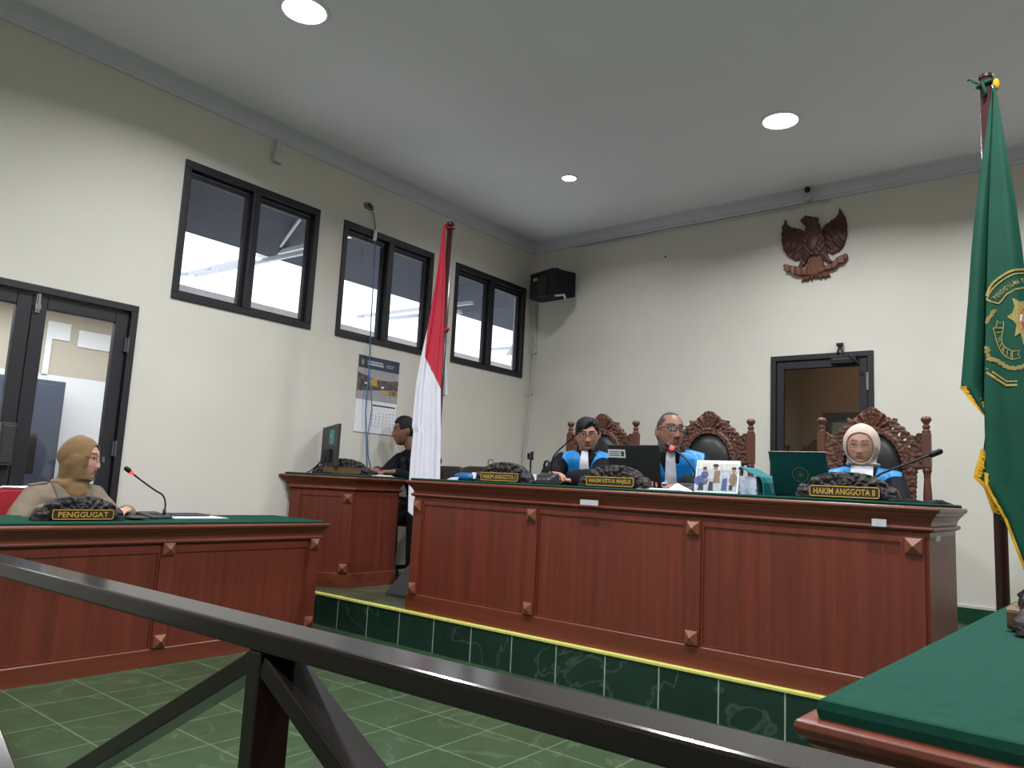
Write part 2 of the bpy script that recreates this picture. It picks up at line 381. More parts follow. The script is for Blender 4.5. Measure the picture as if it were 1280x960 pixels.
# outside the windows: awning sheet, its steel arms, a neighbour's wall
aw = MB(); ring = lambda y: [V((-.15,y,3.235)),(V((-.86,y,2.90))),(V((-.86,y,2.915))),V((-.15,y,3.255))]
aw.loft([ring(-5.0+k*.35) for k in range(24)]); o = aw.build('window_awning','eave'); tag(o,'dark grey awning sheet sloping outside above the three high windows','awning')
for k, (y, za, xe, lab) in enumerate(((-2.622,2.937,-2.43,'first window from the door'),(-.747,2.841,-1.93,'middle window'),(.746,2.66,-1.3,'window nearest the room corner'))):
    t = thing('awning_bracket','pale steel awning bracket seen through the '+lab,'bracket',(-.15,y,za-.05),group='awning brackets outside')
    MB().bar((-.15,y,za),(xe,y,za+.03),.03,.035).build('arm','strut',t)
    MB().bar((-.15,y-.16,za-.13),(xe+.6,y-.16,za-.09),.03,.035).build('arm','strut',t)
    MB().bar((xe+.55,y-.17,za-.10),(xe+.5,y+.02,za+.03),.03,.03,(1,0,0)).build('crossbar','strut',t); MB().bar((xe+.1,y-.10,za+.0),(xe+.06,y+.02,za+.03),.03,.03,(1,0,0)).build('crossbar','strut',t)
    MB().bar((-.16,y-.2,3.14),(-.86,y,za),.02,.02).build('stay','strut',t)
o = MB().box(-8,-6,-14,22,0,3.755).box(-7.6,-6.4,-14,22,3.755,3.77).build('neighbouring_building','beige'); tag(o,'low beige building wall seen along the bottom of the high windows','building')

# double glazed door in the left wall
t = struct(bpy.data.objects.new('door_1', None)); COL.objects.link(t); t.location = (0,-4.73,0)
y0, y1, _, z1 = LD
MB().box(-.12,.014,y0,y1,z1-.045,z1).box(-.12,.014,y1-.045,y1,0,z1-.045).box(-.12,.014,y0,y0+.045,0,z1-.045).build('door_frame','frame',t,bevel=.004)
for s0, s1, hs in ((y0+.048,-4.728,1),(-4.724,y1-.048,-1)):
    L_ = MB(); sw = .078
    for a, b, q0, q1 in ((s0,s0+sw,.01,z1-.05),(s1-sw,s1,.01,z1-.05),(s0+sw,s1-sw,z1-.128,z1-.05),(s0+sw,s1-sw,.01,.20)): L_.box(-.055,-.012,a,b,q0,q1)
    lf = L_.build('door_leaf','frame',t,bevel=.004)
    MB().box(-.038,-.030,s0+sw,s1-sw,.20,z1-.128).build('door_glass','glass',lf)
    ye = s1 if hs == 1 else s0
    if hs == 1:
        MB().box(-.012,.03,-4.812,-4.735,.985,1.225).box(.03,.034,-4.80,-4.745,1.0,1.21).build('lock_case','blackg',lf,bevel=.005)
        MB().box(-.012,-.002,-4.915,-4.885,.90,1.02).tube([(-.002,-4.90,.97),(.03,-4.90,.97),(.035,-4.93,.97),(.035,-5.0,.97)],.008).build('door_handle','chrome',lf,bevel=.002)
for z in (1.78,1.12,.3): MB().tube([(.016,y1-.046,z-.05),(.016,y1-.046,z+.05)],.006,8).box(-.012,.006,y1-.062,y1-.034,z-.045,z+.045).build('hinge','framegl',t)
MB().box(-.012,-.002,-4.712,-4.688,1.88,2.03).tube([(.002,-4.70,1.89),(.002,-4.70,2.035)],.006,8).box(-.002,.004,-4.715,-4.685,1.90,1.93).build('flush_bolt','chrome',t)
# the hall behind it
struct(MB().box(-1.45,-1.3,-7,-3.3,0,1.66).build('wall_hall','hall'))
struct(MB().box(-1.45,-1.3,-7,-3.3,1.66,2.17).build('wall_hall_reflection_tone','hallb'))  # beige band paints the opposite room's reflection in the door glass
struct(MB().box(-1.3,-.15,-3.4,-3.3,0,2.17).box(-1.3,-.15,-7,-6.9,0,2.17).build('wall_hall_ends','hall'))
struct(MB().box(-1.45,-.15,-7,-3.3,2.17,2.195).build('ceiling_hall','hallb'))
struct(MB().box(-1.45,-.15,-7,-3.3,-.1,0).build('floor_hall','floor'))
struct(MB().box(-1.30,-1.285,-4.19,-4.03,1.93,2.06).box(-1.30,-1.285,-4.19,-4.15,1.66,1.93).box(-1.30,-1.285,-3.97,-3.72,1.90,2.03).build('window_4','hall'))  # bright panels stand in for windows reflected in the door glass
o = MB().box(-1.29,-1.1,-4.62,-4.085,.02,1.60).box(-1.1,-1.094,-4.60,-4.35,.06,1.57).box(-1.1,-1.094,-4.34,-4.10,.06,1.57).build('hall_cabinet','navy',bevel=.006); tag(o,'tall navy cabinet seen through the glazed double door','cabinet')
o = MB().box(-.95,-.70,-4.66,-4.35,.0,.02).box(-.84,-.80,-4.52,-4.48,.02,.95).box(-.86,-.80,-4.72,-4.33,.93,1.20).box(-.80,-.795,-4.70,-4.35,.95,1.18).build('hall_display_stand','black',bevel=.006); tag(o,'black display on a stand seen through the door glass behind the plaintiff','display')
l = bpy.data.lights.new('hall_fill_light','AREA'); l.energy = 44; l.shape = 'RECTANGLE'; l.size = .6; l.size_y = 2.5; l.color = (.95,.97,1)  # unseen area light added to whiten the hall behind the glass
lo = bpy.data.objects.new('hall_fill_light', l); COL.objects.link(lo); lo.location = (-.55,-5.0,2.14)

# single glazed door in the back wall
t = struct(bpy.data.objects.new('door_2', None)); COL.objects.link(t); x0, x1, zz, z1 = BD; t.location = ((x0+x1)/2,0,zz)
MB().box(x0,x1,-.014,.12,z1-.045,z1).box(x0,x0+.045,-.014,.12,zz,z1-.045).box(x1-.045,x1,-.014,.12,zz,z1-.045).build('door_frame','frame',t,bevel=.004)
L_ = MB(); a, b = x0+.048, x1-.048; sw = .06
for p, q, q0, q1 in ((a,a+sw,zz+.01,z1-.05),(b-sw,b,zz+.01,z1-.05),(a+sw,b-sw,z1-.115,z1-.05),(a+sw,b-sw,zz+.01,zz+.22)): L_.box(p,q,.0,.04,q0,q1)
lf = L_.build('door_leaf','frame',t,bevel=.004)
MB().box(a+sw,b-sw,.016,.024,zz+.22,z1-.115).build('door_glass','dglass',lf)
MB().box(x1-.052,x1-.034,-.02,-.012,1.90,2.04).tube([(x1-.043,-.022,1.90),(x1-.043,-.022,2.04)],.006,8).build('hinge','chrome',t)
MB().box(x1-.06,x1-.02,-.02,-.012,.5,.66).build('hinge','chrome',t)
cl = MB().box(3.13,3.33,-.055,-.003,2.115,2.18).build('door_closer','black',t,bevel=.006)
MB().bar((3.27,-.06,2.183),(3.36,-.075,2.10),.02,.008,(0,1,0)).bar((3.17,-.03,2.18),(3.20,-.03,2.27),.012,.012).bar((3.23,-.03,2.18),(3.20,-.03,2.27),.012,.012).box(3.175,3.225,-.045,-.015,2.262,2.285).build('closer_arm','black',cl)
MB().box(3.15,3.31,-.058,-.055,2.145,2.16).build('closer_label','greybase',cl)
# corridor behind the back door, its brown standing in for the reflected room
struct(MB().box(1.7,4.6,1.62,1.72,PZ,2.75).build('wall_corridor','corr'))
struct(MB().box(1.6,1.7,.15,1.72,PZ,2.75).box(4.6,4.7,.15,1.72,PZ,2.75).build('wall_corridor_ends','corr'))
struct(MB().box(1.6,4.7,.15,1.72,2.75,2.8).build('ceiling_corridor','corr'))
struct(MB().box(1.6,4.7,.15,1.72,PZ-.1,PZ).build('floor_corridor','plat'))
t = struct(bpy.data.objects.new('door_reflection', None)); COL.objects.link(t); t.location = (3.0,1.6,PZ)  # framed teal pane stands in for a reflection in the back door
MB().box(2.60,2.68,1.56,1.62,PZ,1.90).box(3.36,3.44,1.56,1.62,PZ,1.90).box(2.68,3.36,1.56,1.62,1.83,1.90).build('door_frame','frame',t)  # frame of the reflection stand-in, not a real door
MB().box(2.68,3.36,1.585,1.60,PZ,1.83).build('door_glass','teal',t)  # teal pane of the reflection stand-in
l = bpy.data.lights.new('corridor_fill_light','AREA'); l.energy = 16; l.shape = 'DISK'; l.size = .2; l.color = (1,.95,.88)  # unseen area light added so the brown shows through the pane
lo = bpy.data.objects.new('corridor_fill_light', l); COL.objects.link(lo); lo.location = (3.2,.8,2.73)

# recessed ceiling lights
for k, (x, y, r, lab) in enumerate(((1.42,-4.045,.12,'bright round ceiling light high above the plaintiff table'),(3.18,-1.37,.115,'bright round ceiling light above the judges in front of the carved eagle'),  # first two discs oversized: their glare is built into the radius
        (1.38,-1.325,.058,'small dim round ceiling light near the room corner'),(4.95,-1.37,.095,None),(3.2,-4.1,.10,None),(4.95,-4.1,.10,None),(1.42,-6.8,.10,None),(3.2,-6.8,.10,None),(4.95,-6.8,.10,None))):
    if lab:
        t = thing('ceiling_light',lab,'ceiling light',(x,y,ZC),group='recessed ceiling lights')
        mb = MB(); n = 28
        mb.loft([[V((x+rr*math.cos(2*PI*i/n), y+rr*math.sin(2*PI*i/n), z)) for i in range(n)] for rr, z in ((r*1.22,ZC),(r*1.2,ZC-.006),(r*1.02,ZC-.008),(r,ZC-.004))], caps=False)
        mb.build('bezel','ceil',t,smooth=True)
        mb = MB(); mb.lathe([(r*1.0,ZC-.0025),(r*1.0,ZC-.0055),(r*.6,ZC-.008)],(x,y,0),28); mb.build('diffuser','lamp',t,smooth=True)
    l = bpy.data.lights.new('downlight','AREA'); l.shape = 'DISK'; l.size = .2; l.energy = 14 if r < .06 else (57 if (x > 3 and -5 < y < -4) else (40 if y > -2 else 44)); l.spread = math.radians(150); l.color = (.96,.985,1)  # mid-room pair boosted as added front fill, in place of daylight
    lo = bpy.data.objects.new('downlight', l); COL.objects.link(lo); lo.location = (x,y,ZC-.012)
# overcast sky
w = bpy.data.worlds.new('sky'); bpy.context.scene.world = w; w.use_nodes = True
bg = w.node_tree.nodes['Background']; bg.inputs['Color'].default_value = (.93,.96,1,1); bg.inputs['Strength'].default_value = 2.2

# small fittings on the walls
t = thing('wall_speaker','black loudspeaker box hung high in the room corner','speaker',(.36,-.2,2.98))
def spk(mb_, pts, z0, z1): return mb_.prism(pts, lambda p: V((p[0],p[1],z1)), lambda p: V((p[0],p[1],z0)))
foot = [(.10,-.15),(.60,-.44),(.69,-.15),(.19,-.03)]; zb = [2.975,2.905,2.93,2.955]; zt = [3.25,3.18,3.187,3.235]
mb = MB(); mb.loft([[V((x,y,z)) for (x,y),z in zip(foot,zb)],[V((x,y,z)) for (x,y),z in zip(foot,zt)]]); mb.build('cabinet','speaker',t,bevel=.008)
A0, A1 = V((.10,-.15,2.99)), V((.60,-.44,2.92)); du = (A1-A0).normalized(); fn = V((-.5,-.86,0)).normalized()
fnn = V((du.y,-du.x,0)).normalized(); fnn = -fnn if fnn.y > 0 else fnn
MB().prism([(-.02,-.09),(.09,-.09),(.09,.13),(-.02,.13)], lambda p: V((.34,-.289,3.03))+du*p[0]*2.1+V((0,0,p[1]))+fnn*.012, lambda p: V((.34,-.289,3.03))+du*p[0]*2.1+V((0,0,p[1]))+fnn*.001).build('grille','black',t)
b = MB().prism([(-.055,-.014),(.055,-.014),(.055,.014),(-.055,.014)], lambda p: V((.235,-.228,3.155))+du*p[0]+V((0,0,p[1]))+fnn*.008, lambda p: V((.235,-.228,3.155))+du*p[0]+V((0,0,p[1]))+fnn*.001).build('maker_badge','gold2',t)
MB().box(.36,.50,-.22,-.003,3.235,3.25).box(.37,.47,-.03,-.002,3.17,3.27).build('wall_bracket','black',t)
MB().tube([(.62,-.40,2.90),(.655,-.30,2.93),(.66,-.28,2.90),(.655,-.27,2.88)],.012,8).build('corner_cap','chrome',t)
# corner conduit and wall clips
t = thing('cable_conduit','thin white cable conduit running down the room corner below the speaker','conduit',(.075,-.012,1.4))
MB().tube([(.10,-.012,2.95),(.10,-.012,2.45),(.075,-.012,2.0),(.045,-.012,1.5),(.02,-.012,1.35),(.02,-.012,.345)],.011,8).build('pipe','grey',t,smooth=True)
MB().box(.075,.125,-.024,0,2.42,2.45).build('clip','grey',t); MB().box(.05,.10,-.024,0,1.98,2.005).build('clip','grey',t)
o = MB().tube([(.60,-.012,3.512),(1.4,-.012,3.508),(2.2,-.013,3.508),(3.12,-.012,3.506)],.008,8).build('ceiling_cable','grey',smooth=True); tag(o,'thin grey cable running along the back wall just under the crown','cable')
# security camera
t = thing('security_camera','small round white security camera with black lens above the carved eagle','camera',(2.95,-.10,3.545))
MB().tube([(2.95,-.075,3.548),(2.965,-.09,3.55),(2.97,-.10,3.575)],.010,8).box(2.93,2.99,-.075,-.03,3.525,3.55).build('bracket','grey',t)
s = MB().ellipsoid((2.97,-.11,3.60),.036,.036,.036,18,12).build('housing','grey',t,smooth=True)
n = (V((4.9,-6.3,1.3))-V((2.97,-.11,3.6))).normalized(); R = V((0,0,1)).rotation_difference(n).to_matrix()
m2 = MB(); m2.loft([[V((2.97,-.11,3.6))+R@V((r*math.cos(2*PI*k/20), r*math.sin(2*PI*k/20), z)) for k in range(20)] for r, z in ((.026,.018),(.026,.034),(.018,.038))]); m2.build('lens','black',t,smooth=False)
# junction box, cable hole with the blue cable
t = thing('junction_box','small white cable trunk and box under the crown of the left wall','junction box',(0,-3.24,3.42))
MB().box(.001,.03,-3.262,-3.222,3.42,3.523).build('trunking','grey',t); MB().box(.001,.05,-3.275,-3.205,3.345,3.425).build('cover','grey',t,bevel=.004)
rn = random.Random(3)
hole = [(-2.312+(.040+.016*rn.random())*math.cos(a)*1.2, 3.314+(.028+.014*rn.random())*math.sin(a)) for a in [2*PI*k/14 for k in range(14)]]
t = thing('cable_hole','ragged hole in the left wall plaster with cable coming out','wall hole',(0,-2.312,3.314))
MB().prism(hole, lambda p: V((.004,*p)), lambda p: V((-.0,*p))).build('torn_plaster',mat('torn_plaster',(.17,.155,.125),.9,var=.8,scale=70),t)
MB().tube([(.006,-2.335,3.325),(.016,-2.315,3.32),(.018,-2.30,3.312),(.012,-2.292,3.305)],.006,8).build('grey_collar','black',t)
t = thing('hanging_cable','thin blue cable hanging from the wall hole over the middle window and calendar','cable',(0,-2.2,1.05))
MB().tube([(.012,-2.300,3.312),(.02,-2.265,3.24),(.028,-2.239,3.11),(.030,-2.225,2.7),(.03,-2.217,2.342),(.03,-2.196,1.90),(.032,-2.205,1.75),(.03,-2.200,1.55),(.034,-2.17,1.3),(.06,-2.16,1.06)],.0055,6).build('blue_strand','wire',t,smooth=True)
MB().tube([(.03,-2.196,1.90),(.032,-2.165,1.75),(.03,-2.135,1.60),(.036,-2.165,1.35),(.05,-2.155,1.2),(.07,-2.12,1.06)],.0045,6).build('blue_strand','wire',t,smooth=True)
MB().box(.014,.034,-2.25,-2.228,3.03,3.12).build('clip','paper',t)
o = MB().lathe([(.009,0),(.009,.004),(.004,.008)],(0,0,0),8).build('nail','black'); o.location = (1.612,-.001,3.256); o.rotation_euler = (PI/2,0,0); tag(o,'small dark nail in the back wall right of the speaker','nail')

# wall calendar
t = thing('wall_calendar','wall calendar with a building photo above a date grid beside the middle window','calendar',(.0,-2.06,1.39))
cy0, cy1, cz0, cz1, cm = -2.293, -1.838, 1.392, 2.030, 1.665
P = lambda y, z, d=.006: V((d, y, z))
def rect(mb_, y0, y1, z0, z1, d=.008, mi=0): mb_.add([P(y0,z0,d),P(y1,z0,d),P(y1,z1,d),P(y0,z1,d)],[(0,1,2,3)],mi)
pm = MB().box(.001,.007,cy0,cy1,cm,cz1).build('picture_sheet',mat('calendar_picture_ground',(.36,.34,.37),.6,var=.1,scale=8),t)
h = MB(); rnd = random.Random(5)
rect(h,cy0,cy1,1.93,cz1,.0078,0)
for q_ in ((-2.20,-2.03,1.985,1.998),(-2.20,-2.02,1.962,1.978),(-1.99,-1.90,1.98,1.985),(-1.99,-1.91,1.965,1.970)): rect(h,*q_,.0084,1)
def pl(P_, d, mi): h.add([P(*p,d) for p in P_],[tuple(range(len(P_)))],mi)
pl([(-2.25+.017*math.cos(a),1.978+.024*math.sin(a)) for a in [2*PI*k/12 for k in range(12)]],.0084,2)
pl([(-2.293,1.89),(-2.24,1.875),(-2.18,1.87),(-2.12,1.845),(-2.02,1.85),(-1.95,1.85),(-1.838,1.865),(-1.838,1.775),(-1.92,1.775),(-2.0,1.765),(-2.1,1.755),(-2.18,1.745),(-2.293,1.735)],.0078,3)
rect(h,-2.155,-2.08,1.79,1.845,.0084,4); rect(h,-2.215,-2.18,1.795,1.815,.0084,5); rect(h,-2.03,-2.0,1.782,1.797,.0084,5)
pl([(-2.06,1.76),(-1.845,1.775),(-1.845,1.715),(-1.90,1.735),(-1.96,1.73)],.0084,6)
for k in range(6): rect(h,-1.93+k*.014,-1.924+k*.014,1.725+.006*(k%3),1.77,.0088,7)
h.build('printed_picture',['navy',mat('pale_header_print',(.45,.47,.52),.7),'gold2',mat('calendar_buildings',(.115,.085,.085),.7,var=.6,scale=30),'gold','paper',mat('calendar_yellow',(.45,.31,.10),.7,var=.5,scale=60),'black'],pm,recalc=False)
g = MB().box(.001,.006,cy0,cy1,cz0,cm)
for r in range(5):
    for c in range(7):
        if r == 0 and c < 2: continue
        y = -2.115+c*.040; z = 1.56-r*.028; rect(g,y,y+.016,z,z+.012,.0068,1)
rect(g,-2.11,-1.855,1.622,1.634,.0068,2)
g.build('date_sheet',['paper',mat('date_print',(.50,.51,.58),.8),'navy'],t,recalc=False)
MB().box(.001,.010,cy0,cy1,cz1-.006,cz1+.004).build('top_bar','navy',t)

# carved garuda on the back wall
def gar(poly, base, bulge, step=.0045, feather=None):
    cx = sum(p[0] for p in poly)/len(poly); cz = sum(p[1] for p in poly)/len(poly)
    xs = [p[0] for p in poly]; zs = [p[1] for p in poly]; wx = (max(xs)-min(xs))/2; wz = (max(zs)-min(zs))/2
    def hf(x, z):
        r = min(1, math.hypot((x-cx)/wx, (z-cz)/wz)); d = base + bulge*(1-r*r)
        if feather: d += feather(x, z)
        return d
    return relief(lambda x, z: inpoly(x, z, poly), hf, min(xs)-.01, max(xs)+.01, min(zs)-.01, max(zs)+.01, step, lambda x, z, d: V((x, -d-.004, z)), .0)
LW = [(2.902,3.289),(2.807,3.329),(2.767,3.366),(2.759,3.416),(2.744,3.377),(2.729,3.349),(2.725,3.284),(2.729,3.2),(2.745,3.138),(2.773,3.086),(2.818,3.046),(2.858,3.028),(2.891,3.038),(2.925,3.065),(2.935,3.239)]
RW = [(3.055,3.236),(3.077,3.293),(3.125,3.319),(3.178,3.35),(3.199,3.386),(3.195,3.439),(3.215,3.4),(3.246,3.343),(3.259,3.272),(3.255,3.181),(3.234,3.106),(3.197,3.06),(3.14,3.041),(3.108,3.063),(3.06,3.108)]
BODY = [(2.93,3.249),(2.946,3.316),(2.946,3.338),(2.930,3.331),(2.913,3.326),(2.914,3.334),(2.926,3.341),(2.913,3.348),(2.900,3.350),(2.888,3.362),(2.888,3.370),(2.908,3.388),(2.920,3.398),(2.930,3.413),(2.945,3.398),(2.952,3.395),(2.996,3.378),(3.034,3.370),(3.040,3.362),(3.022,3.348),(3.045,3.31),(3.055,3.25),(3.077,3.235),(3.092,3.129),(3.103,3.047),(3.122,3.005),(3.150,2.975),(3.12,2.965),(3.076,3.0),(3.049,3.043),(2.973,3.049),(2.946,3.024),(2.925,2.985),(2.895,2.96),(2.872,2.965),(2.885,3.022),(2.908,3.065),(2.913,3.181)]
TAIL = [(2.962,3.058),(3.049,3.050),(3.081,2.947),(3.128,2.849),(3.102,2.864),(3.091,2.843),(3.065,2.864),(3.048,2.843),(3.032,2.868),(3.016,2.855),(2.995,2.869),(2.978,2.845),(2.962,2.866),(2.946,2.837),(2.929,2.855),(2.891,2.833),(2.918,2.924)]
RIB = [(2.740,2.995),(2.773,3.005),(2.807,2.985),(2.863,2.967),(2.918,2.947),(2.995,2.908),(3.059,2.921),(3.102,2.944),(3.155,2.959),(3.176,2.996),(3.228,3.016),(3.258,3.026),(3.261,2.989),(3.238,2.969),(3.240,2.952),(3.191,2.948),(3.176,2.922),(3.144,2.91),(3.091,2.906),(3.049,2.889),(2.995,2.874),(2.918,2.889),(2.863,2.895),(2.820,2.910),(2.815,2.935),(2.765,2.940),(2.775,2.965)]
t = thing('carved_eagle','carved dark wooden eagle emblem with spread wings on the back wall','wall carving',(2.99,0,2.84))
for P_, cx in ((LW,2.915),(RW,3.07)):
    f = lambda x, z, cx=cx: .006*math.sin(math.atan2(z-3.42, abs(x-cx)+.05)*34)*smoothstep(.02,.10,abs(x-cx)) + .004*math.sin((z+abs(x-cx)*.8)*110)
    n_ = gar(P_, .018, .012, feather=f)
    n_.build('wing','garuda',t,smooth=True)
gar(BODY,.030,.038,feather=lambda x,z: .004*math.sin(x*150)*math.sin(z*120)).build('body','garuda',t,smooth=True)
gar(TAIL,.022,.012,feather=lambda x,z: .006*math.sin((x-3.0)/(3.35-z)*120)).build('tail','garuda2',t,smooth=True)
gar(RIB,.042,.008,feather=lambda x,z: .003*math.sin(x*130)).build('ribbon','garuda2',t,smooth=True)
sh = [(2.955,3.21),(3.035,3.21),(3.04,3.15),(3.02,3.10),(2.995,3.075),(2.97,3.10),(2.95,3.15)]
gar(sh,.066,.010).build('shield','garuda',t,smooth=True)

# ------------------------------------------------------------------ court furniture
def poly_off(P, o):
    n = len(P); out = []
    for i in range(n):
        a, b, c = V(P[i-1]).to_2d() if len(P[i-1])>2 else V(P[i-1]), V(P[i]), V(P[(i+1) % n])
        d1 = (b-a).normalized(); d2 = (c-b).normalized(); n1 = V((d1.y,-d1.x)); n2 = V((d2.y,-d2.x)); m = (n1+n2).normalized()
        out.append(b + m*(o/max(.3, m.dot(n1))))
    return out
def profile_loft(P, prof, caps=True):
    mb_ = MB(); mb_.loft([[V((p.x,p.y,z)) for p in poly_off(P,o)] for o, z in prof], caps); return mb_
CORN = lambda zt: [(.0,zt-.125),(.0,zt-.104),(.012,zt-.100),(.020,zt-.092),(.018,zt-.083),(.006,zt-.078),(.008,zt-.064),(.018,zt-.046),(.030,zt-.034),(.032,zt-.026),(.040,zt-.024),(.046,zt-.012),(.043,zt-.002),(.036,zt)]
def bench(P, ht, t, pil, nostud, plinth=.105, cth=.014, cin=.022, panel='wood', trim='woodl', sz=.160):
    """P: footprint counter-clockwise (local), ht: height; pil: list of (x centre) on the front edge (from P[0] to P[1])"""
    B = lambda mb_, n, m, **k: mb_.build(n, m, t, world=False, **k)
    I_ = poly_off(P,-.03); e = (V(P[3])-V(P[2])).normalized()*.03
    U_ = [V(p) for p in P[:3]]+[V(P[2])+e, I_[1], I_[0], V(P[3])-e, V(P[3])]   # open at the back
    profile_loft(U_,[(-.001,plinth-.012),(-.001,ht-.105)]).build('carcass',panel,t,world=False)
    B(profile_loft(U_,[(.012,0),(.012,plinth-.004),(.009,plinth)]),'plinth',trim)
    B(profile_loft(P,CORN(ht)),'cornice',trim,smooth=False,bevel=.002)
    B(profile_loft(P,[(cin,ht),(cin+.003,ht+cth*.5),(cin,ht+cth-.002),(cin-.004,ht+cth)]),'cloth_top','cloth')
    a, b = V(P[0]), V(P[1]); d = (b-a).normalized(); n = V((d.y,-d.x))
    for u in pil:
        c = a + d*u; W = .038; mb_ = MB()
        q = lambda s, o, z: V((*(c + d*s + n*o), z))
        mb_.add([q(-W,0,plinth),q(W,0,plinth),q(W,0,ht-.12),q(-W,0,ht-.12),q(-W,.014,plinth),q(W,.014,plinth),q(W,.014,ht-.12),q(-W,.014,ht-.12)],[(0,1,5,4),(1,2,6,5),(2,3,7,6),(3,0,4,7),(4,5,6,7)])
        po = B(mb_,'pilaster','wood')
        for z in () if nostud and u == pil[0] else (plinth+.036, ht-sz):
            w = .032; s_ = MB(); s_.add([q(-w,.012,z-w),q(w,.012,z-w),q(w,.012,z+w),q(-w,.012,z+w),q(-w,.022,z-w),q(w,.022,z-w),q(w,.022,z+w),q(-w,.022,z+w),q(0,.042,z)],[(0,1,5,4),(1,2,6,5),(2,3,7,6),(3,0,4,7),(4,5,8),(5,6,8),(6,7,8),(7,4,8)])
            s_.build('pyramid_stud','stud',po,world=False)
    # raised rails framing each panel on the front
    us = pil
    for u0, u1 in zip(us, us[1:]):
        mb_ = MB(); q = lambda s, o, z: V((*(a + d*s + n*o), z)); r = .012
        for s0, s1, z0, z1 in ((u0+.038,u1-.038,plinth,plinth+r),(u0+.038,u0+.038+r,plinth+r,ht-.148),(u1-.038-r,u1-.038,plinth+r,ht-.148),(u0+.038,u1-.038,ht-.148,ht-.11)):
            mb_.add([q(s0,0,z0),q(s1,0,z0),q(s1,0,z1),q(s0,0,z1),q(s0,.005,z0),q(s1,.005,z0),q(s1,.005,z1),q(s0,.005,z1)],[(0,1,5,4),(1,2,6,5),(2,3,7,6),(3,0,4,7),(4,5,6,7)])
        B(mb_,'panel_moulding','wood')
def sticker(t, name, pts, m='silver'):
    pass
BZ = PZ+.822                    # top of the cloth on the judges' bench
t = thing('judges_bench','long mahogany judges bench with green cloth top on the raised platform','bench',(1.378,-2.884,PZ))
bench([(0,0),(2.93,0),(2.93,.62),(0,.62)], .808, t, [.048,.955,1.925,2.875], None)
for x0, x1, z0, z1 in ((2.672,2.782,.942,.957),(4.105,4.160,.935,.953)):
    MB().box(x0,x1,-2.932,-2.926,z0-.006,z1+.006).build('paper_sticker','silver',t)
MB().box(4.327,4.332,-2.86,-2.80,.885,.905).build('paper_sticker','silver',t)
t = thing('plaintiff_table','mahogany table with green cloth top in front of the glazed double door','table',(.955,-5.28,0),rz=PI/2)
bench([(0,0),(2.0,0),(2.0,.52),(0,.52)], .722, t, [.06,1.02,1.955], None, plinth=.088, sz=.128)
t = thing('defendant_table','mahogany table with bright green cloth top at the near right corner','table',(4.652,-3.41,0),rz=-PI/2-math.radians(2.7))
bench([(0,0),(1.72,0),(1.72,.62),(0,.62)], .710, t, [.06,.86,1.66], None, cth=.028, cin=.018)
t = thing('clerk_desk','smaller mahogany clerk desk against the left wall below the calendar','desk',(.05,-2.885,PZ))
bench([(0,0),(.415,.27),(.415,.72),(.0,.72)], .808, t, [.05,.455], True)

# railing across the foreground
t = thing('foreground_railing','dark brown wooden railing with crossed braces running across the foreground','railing',(3.71,-5.50,0),rz=math.radians(1.9))
W2 = lambda x, y, z: V((x,y,z))
MB().box(-3.2,1.98,-.03,.055,.712,.75).build('top_rail','rail',t,world=False,bevel=.006)
PX = [-3.84,-1.92,0.0,1.92]
for x in PX[1:]:
    MB().box(x-.018,x+.018,-.028,.048,0,.712).build('post','rail',t,world=False,bevel=.003)
for a, b in zip(PX, PX[1:]):
    MB().bar((a+.018,.0115,.690),(a+1.19,.0115,.03),.072,.036,(0,1,0)).build('brace','railx',t,world=False,bevel=.003)
    MB().bar((b-.018,.010,.690),(b-1.19,.010,.03),.066,.036,(0,1,0)).build('brace','railx',t,world=False,bevel=.003)

